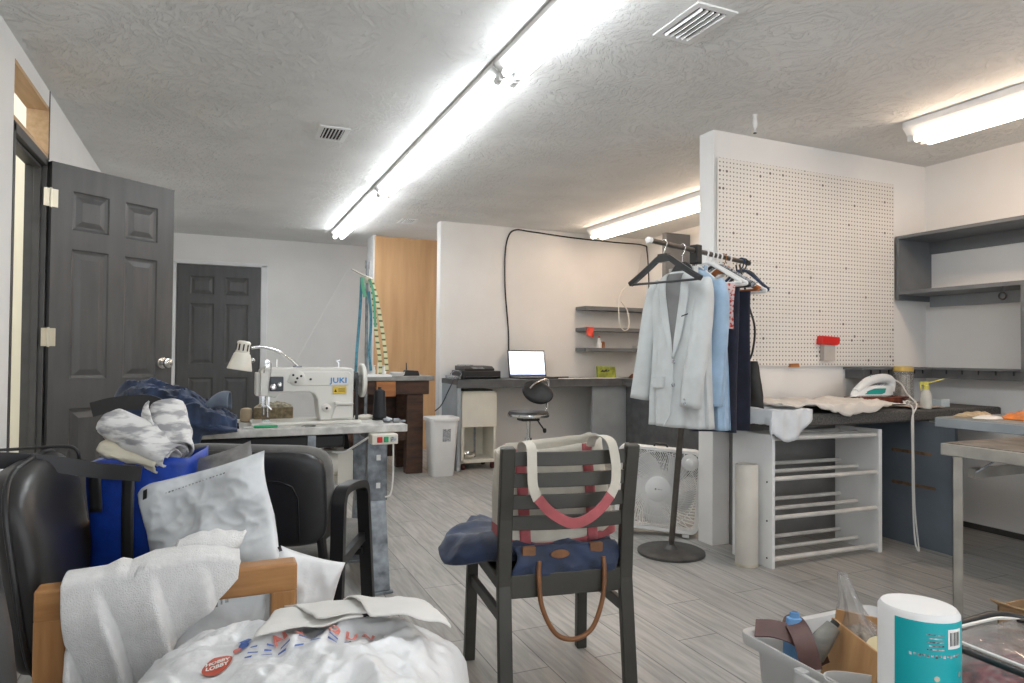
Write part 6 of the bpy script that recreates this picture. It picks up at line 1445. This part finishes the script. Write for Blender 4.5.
# translucent tub at the front of the bin
t = thing('small_tub', 'small oval frosted tub standing at the front left edge of the bin', 'tub', (1.35, 1.09, .20))
def ovl(ls, c): 
    m_ = MB(); n = 32; vs = []
    R_ = Matrix.Rotation(rad(-42), 3, 'Z')
    for a_, b_, z in ls: vs += [R_ @ V(a_*math.copysign(abs(math.cos(2*PI*k/n))**.6, math.cos(2*PI*k/n)), b_*math.copysign(abs(math.sin(2*PI*k/n))**.8, math.sin(2*PI*k/n)), z)+Vector(c) for k in range(n)]
    fs = [(i*n+k, i*n+(k+1) % n, (i+1)*n+(k+1) % n, (i+1)*n+k) for i in range(len(ls)-1) for k in range(n)]
    fs += [tuple(range(n))[::-1], tuple((len(ls)-1)*n+k for k in range(n))]; return m_.add(vs, fs)
ovl([(.070, .030, 0), (.076, .034, .004), (.084, .040, .175), (.086, .042, .182), (.083, .039, .182), (.080, .036, .172), (.072, .030, .01)], (1.355, 1.085, .175)).build('body', M['frost'], t, world=True, smooth=True)
# crumpled clear bag
M['film'] = mat('clear film', (.86, .86, .85), .14, var=0, trans=.75, alpha=.42, bump=.6, bscale=22, bdist=.01)
def film(a, b):
    th = 2*PI*a; r = lerp(.080, .008, b**.7)*(1+.35*ridge(math.cos(th)*1.2+2, math.sin(th)*1.2, b*2, 3)); z = lerp(.30, .545, b**1.3)+.03*noise.noise(V(math.cos(th), math.sin(th), b*3))*(1-b)
    return (1.565+1.1*r*math.cos(th)-.065*b**2, 1.27+r*math.sin(th), z-.015*b)
solo(MB().surf(film, 44, 22, cu=True), 'clear_bag', 'crumpled clear plastic bag peaking up behind the wooden box', 'bag', M['film'], (1.545, 1.27, .30), smooth=True, solid=.0012, ang=80)
sc2 = MB().surf(lambda a, b: (1.54+.06*math.cos(2*PI*a)*math.sin(PI*b), 1.265+.055*math.sin(2*PI*a)*math.sin(PI*b), .345-.05*math.cos(PI*b)+.008*noise.noise(V(a*6, b*6, 3))), 24, 14, cu=True)
solo(sc2, 'fabric_scraps', 'bundle of beige scraps inside the crumpled clear bag', 'scraps', mat('beige scraps', (.50, .44, .38), .85, var=.4, scale=40), (1.54, 1.265, .295), smooth=True)
# upright white roll with its teal label
rx, ry, rr_ = 1.328, .940, .0745
rax = V(.03, .02, 1).normalized(); RQ = V(0, 0, 1).rotation_difference(rax).to_matrix()
t = thing('foam_roll', 'thick upright white roll with a teal printed label standing before the bin', 'roll', (rx, ry, .002))
MB().lathe([(.078, 0), (rr_, .006), (rr_, .568), (rr_-.006, .577), (.001, .580)], (rx, ry, .002), 48, RQ).build('roll', mat('white foam', (.80, .80, .79), .6, var=.03, bump=.15, bscale=40), t, world=True, smooth=True)
cdir = math.atan2(-ry, -rx)           # towards the room's viewing side
def rl_(s_, z, lift):
    z += .072; s_ += .002; a = cdir+s_/rr_; return V(rx, ry, .002)+RQ @ V((rr_+lift)*math.cos(a), (rr_+lift)*math.sin(a), z)
def rpatch(s0, s1, z0, z1, lift, n=16): return MB().surf(lambda a, b: rl_(lerp(s0, s1, a), lerp(z0, z1, b), lift), n, 3)
M['teal'] = mat('teal print', (.0, .40, .44), .4, var=.04)
lb = rpatch(-.045, .135, .22, .492, .0009, 24).build('label', M['teal'], t, world=True, smooth=True)
rpatch(.052, .088, .442, .480, .0014).build('barcode_panel', M['paper'], lb, world=True, smooth=True)
bcs = MB()
for k in range(9):
    s0 = .0565+.0032*k; bcs.surf(lambda a, b: rl_(lerp(s0, s0+(.0012 if k % 3 else .0021), a), lerp(.448, .474, b), .0018), 2, 2)
bcs.build('barcode', M['black_plastic'], lb, world=True)
tl_ = MB()
for r in range(5):
    s0 = .012+.004*(r % 2); tl_.surf(lambda a, b: rl_(lerp(s0, .044, a), lerp(.470-.007*r, .4675-.007*r, b), .0014), 5, 2)
for k in range(14):
    s0 = -.018+.0075*k; tl_.surf(lambda a, b: rl_(lerp(s0, s0+.005, a), lerp(.4305, .4245+(.002 if k % 2 else 0), b), .0014), 2, 2)
tl_.build('small_print', M['label_grey'], lb, world=True)
dt = MB()
for s0, z in ((.03, .385), (-.002, .365), (-.028, .345), (.05, .335), (.085, .39)):
    n = 10; dt.add([rl_(s0+.0055*math.cos(2*PI*k/n), z+.0055*math.sin(2*PI*k/n), .0014) for k in range(n)], [tuple(range(n))])
dt.build('printed_dots', M['brass'], lb, world=True)
rpatch(-.045, .135, .22, .318, .0012, 24).build('picture_ground', mat('sandy print', (.58, .40, .30), .5, var=.2, scale=30), lb, world=True, smooth=True)
M['glass_print'] = mat('pale blue print', (.42, .56, .60), .4, var=.1, scale=20)
for s0 in (-.012, .062):
    m_ = MB(); n = 20; m_.add([rl_(s0+.036*math.cos(2*PI*k/n), .262+.040*math.sin(2*PI*k/n), .0018) for k in range(n)], [tuple(range(n))]); m_.build('printed_glass', M['glass_print'], lb, world=True)
    m_ = MB(); m_.add([rl_(s0+.030*math.cos(2*PI*k/n), .288+.012*math.sin(2*PI*k/n), .0022) for k in range(n)], [tuple(range(n))]); m_.build('printed_rim', M['slab_grey'], lb, world=True)
# clear zip bag and carton to the right
M['film2'] = mat('clear vinyl', (.80, .80, .79), .10, var=0, trans=.8, alpha=.40, bump=.5, bscale=14, bdist=.012)
t = thing('vinyl_bag', 'clear vinyl zip bag with black piping and plaid fabric, right of the white roll', 'bag', (1.59, .82, 0))
zx0, zx1, zy0, zy1, zz = 1.435, 1.745, .62, 1.018, .485
vb = MB()
def vbag(a, b):
    th = 2*PI*a; e = .32; ph = PI*(b-.5); q = abs(math.cos(ph))**.3
    x = (zx0+zx1)/2+(zx1-zx0)/2*math.copysign(abs(math.cos(th))**e, math.cos(th))*q; y = (zy0+zy1)/2+(zy1-zy0)/2*math.copysign(abs(math.sin(th))**e, math.sin(th))*q
    z = .245+.241*math.copysign(abs(math.sin(ph))**.35, math.sin(ph)); return (x+.010*noise.noise(V(x*9, y*9, z*9)), y+.010*noise.noise(V(x*8, z*9, 3)), max(.002, z+(.012*ridge(x*6, y*6, 3, 3) if z > .4 else 0)))
vb.surf(vbag, 56, 26, cu=True).build('vinyl', M['film2'], t, world=True, smooth=True, solid=.0015)
def edge_loop(z, ins=.0): return [((zx0+zx1)/2+a, (zy0+zy1)/2+b, z+.004*math.sin(a*20)) for a, b in rrect(zx1-zx0-ins, zy1-zy0-ins, .06, 8)]
MB().tube(edge_loop(.482, .01), .008, 10, closed=True).build('piping', M['black_plastic'], t, world=True, smooth=True)
MB().tube([(x, y, .486) for x, y, z in edge_loop(.31, .05)], .004, 6, closed=True).build('zip', M['cable_white'], t, world=True, smooth=True)
hn = MB().tube(curve_pts([(1.66, .66, .488), (1.67, .70, .500), (1.695, .80, .506), (1.705, .90, .498), (1.71, .96, .488)], 6), 1, sec=[(-.016, -.003), (.016, -.003), (.016, .003), (-.016, .003)]); hn.build('handle', M['black_plastic'], t, world=True, smooth=True)
def plaid_mat():
    m = mat('red plaid', (.1, .03, .03), .85, var=0); T, N, L, P = nt(m); tc = N.new('ShaderNodeTexCoord'); c = N.new('ShaderNodeTexNoise'); c.inputs['Scale'].default_value = 45; c.inputs['Detail'].default_value = 3
    L.new(tc.outputs['Object'], c.inputs['Vector']); rp = N.new('ShaderNodeValToRGB'); e = rp.color_ramp.elements; e[0].position = .40; e[0].color = (.03, .025, .03, 1); e[1].position = .52; e[1].color = (.30, .03, .045, 1); q = e.new(.66); q.color = (.42, .30, .31, 1)
    L.new(c.outputs['Fac'], rp.inputs['Fac']); L.new(rp.outputs['Color'], P.inputs['Base Color']); return m
M['plaid'] = plaid_mat(); M['lining'] = mat('grey quilt', (.40, .39, .37), .9, var=.15, scale=12)
for k, (z, mm, nm) in enumerate(((.10, 'lining', 'grey quilt folded at the bottom of the clear vinyl bag'), (.34, 'plaid', 'red plaid fabric folded on the quilt in the clear vinyl bag'))):
    cu_ = cushion(1.465, 1.715, .66, .985, z-(.098 if k == 0 else .135), z+(.10 if k == 0 else .085), .03, n=16)
    solo(cu_, 'folded_fabric', nm, 'fabric', M[mm], (1.59, .82, z-(.098 if k == 0 else .135)), 'fabric in the vinyl bag', smooth=True)
t = thing('carton', 'small open brown cardboard carton at the right edge behind the vinyl bag', 'carton', (2.55, 1.31, 0))
M['card'] = mat('brown cardboard', (.42, .27, .15), .8, var=.08, scale=8)
kx0, kx1, ky0, ky1 = 2.40, 2.70, 1.20, 1.42
MB().box(kx0, kx1, ky0, ky0+.005, 0, .27).box(kx0, kx1, ky1-.005, ky1, 0, .27).box(kx0, kx0+.005, ky0, ky1, 0, .27).box(kx1-.005, kx1, ky0, ky1, 0, .27).box(kx0, kx1, ky0, ky1, 0, .005).build('body', M['card'], t, world=True)
MB().bar((kx0+.002, (ky0+ky1)/2, .27), (kx0-.045, (ky0+ky1)/2, .295), .005, .215, up=(0, 1, 0)).build('flap', M['card'], t, world=True)
MB().bar(((kx0+kx1)/2, ky0+.002, .27), ((kx0+kx1)/2, ky0-.05, .30), .005, .29, up=(1, 0, 0)).build('flap', M['card'], t, world=True)
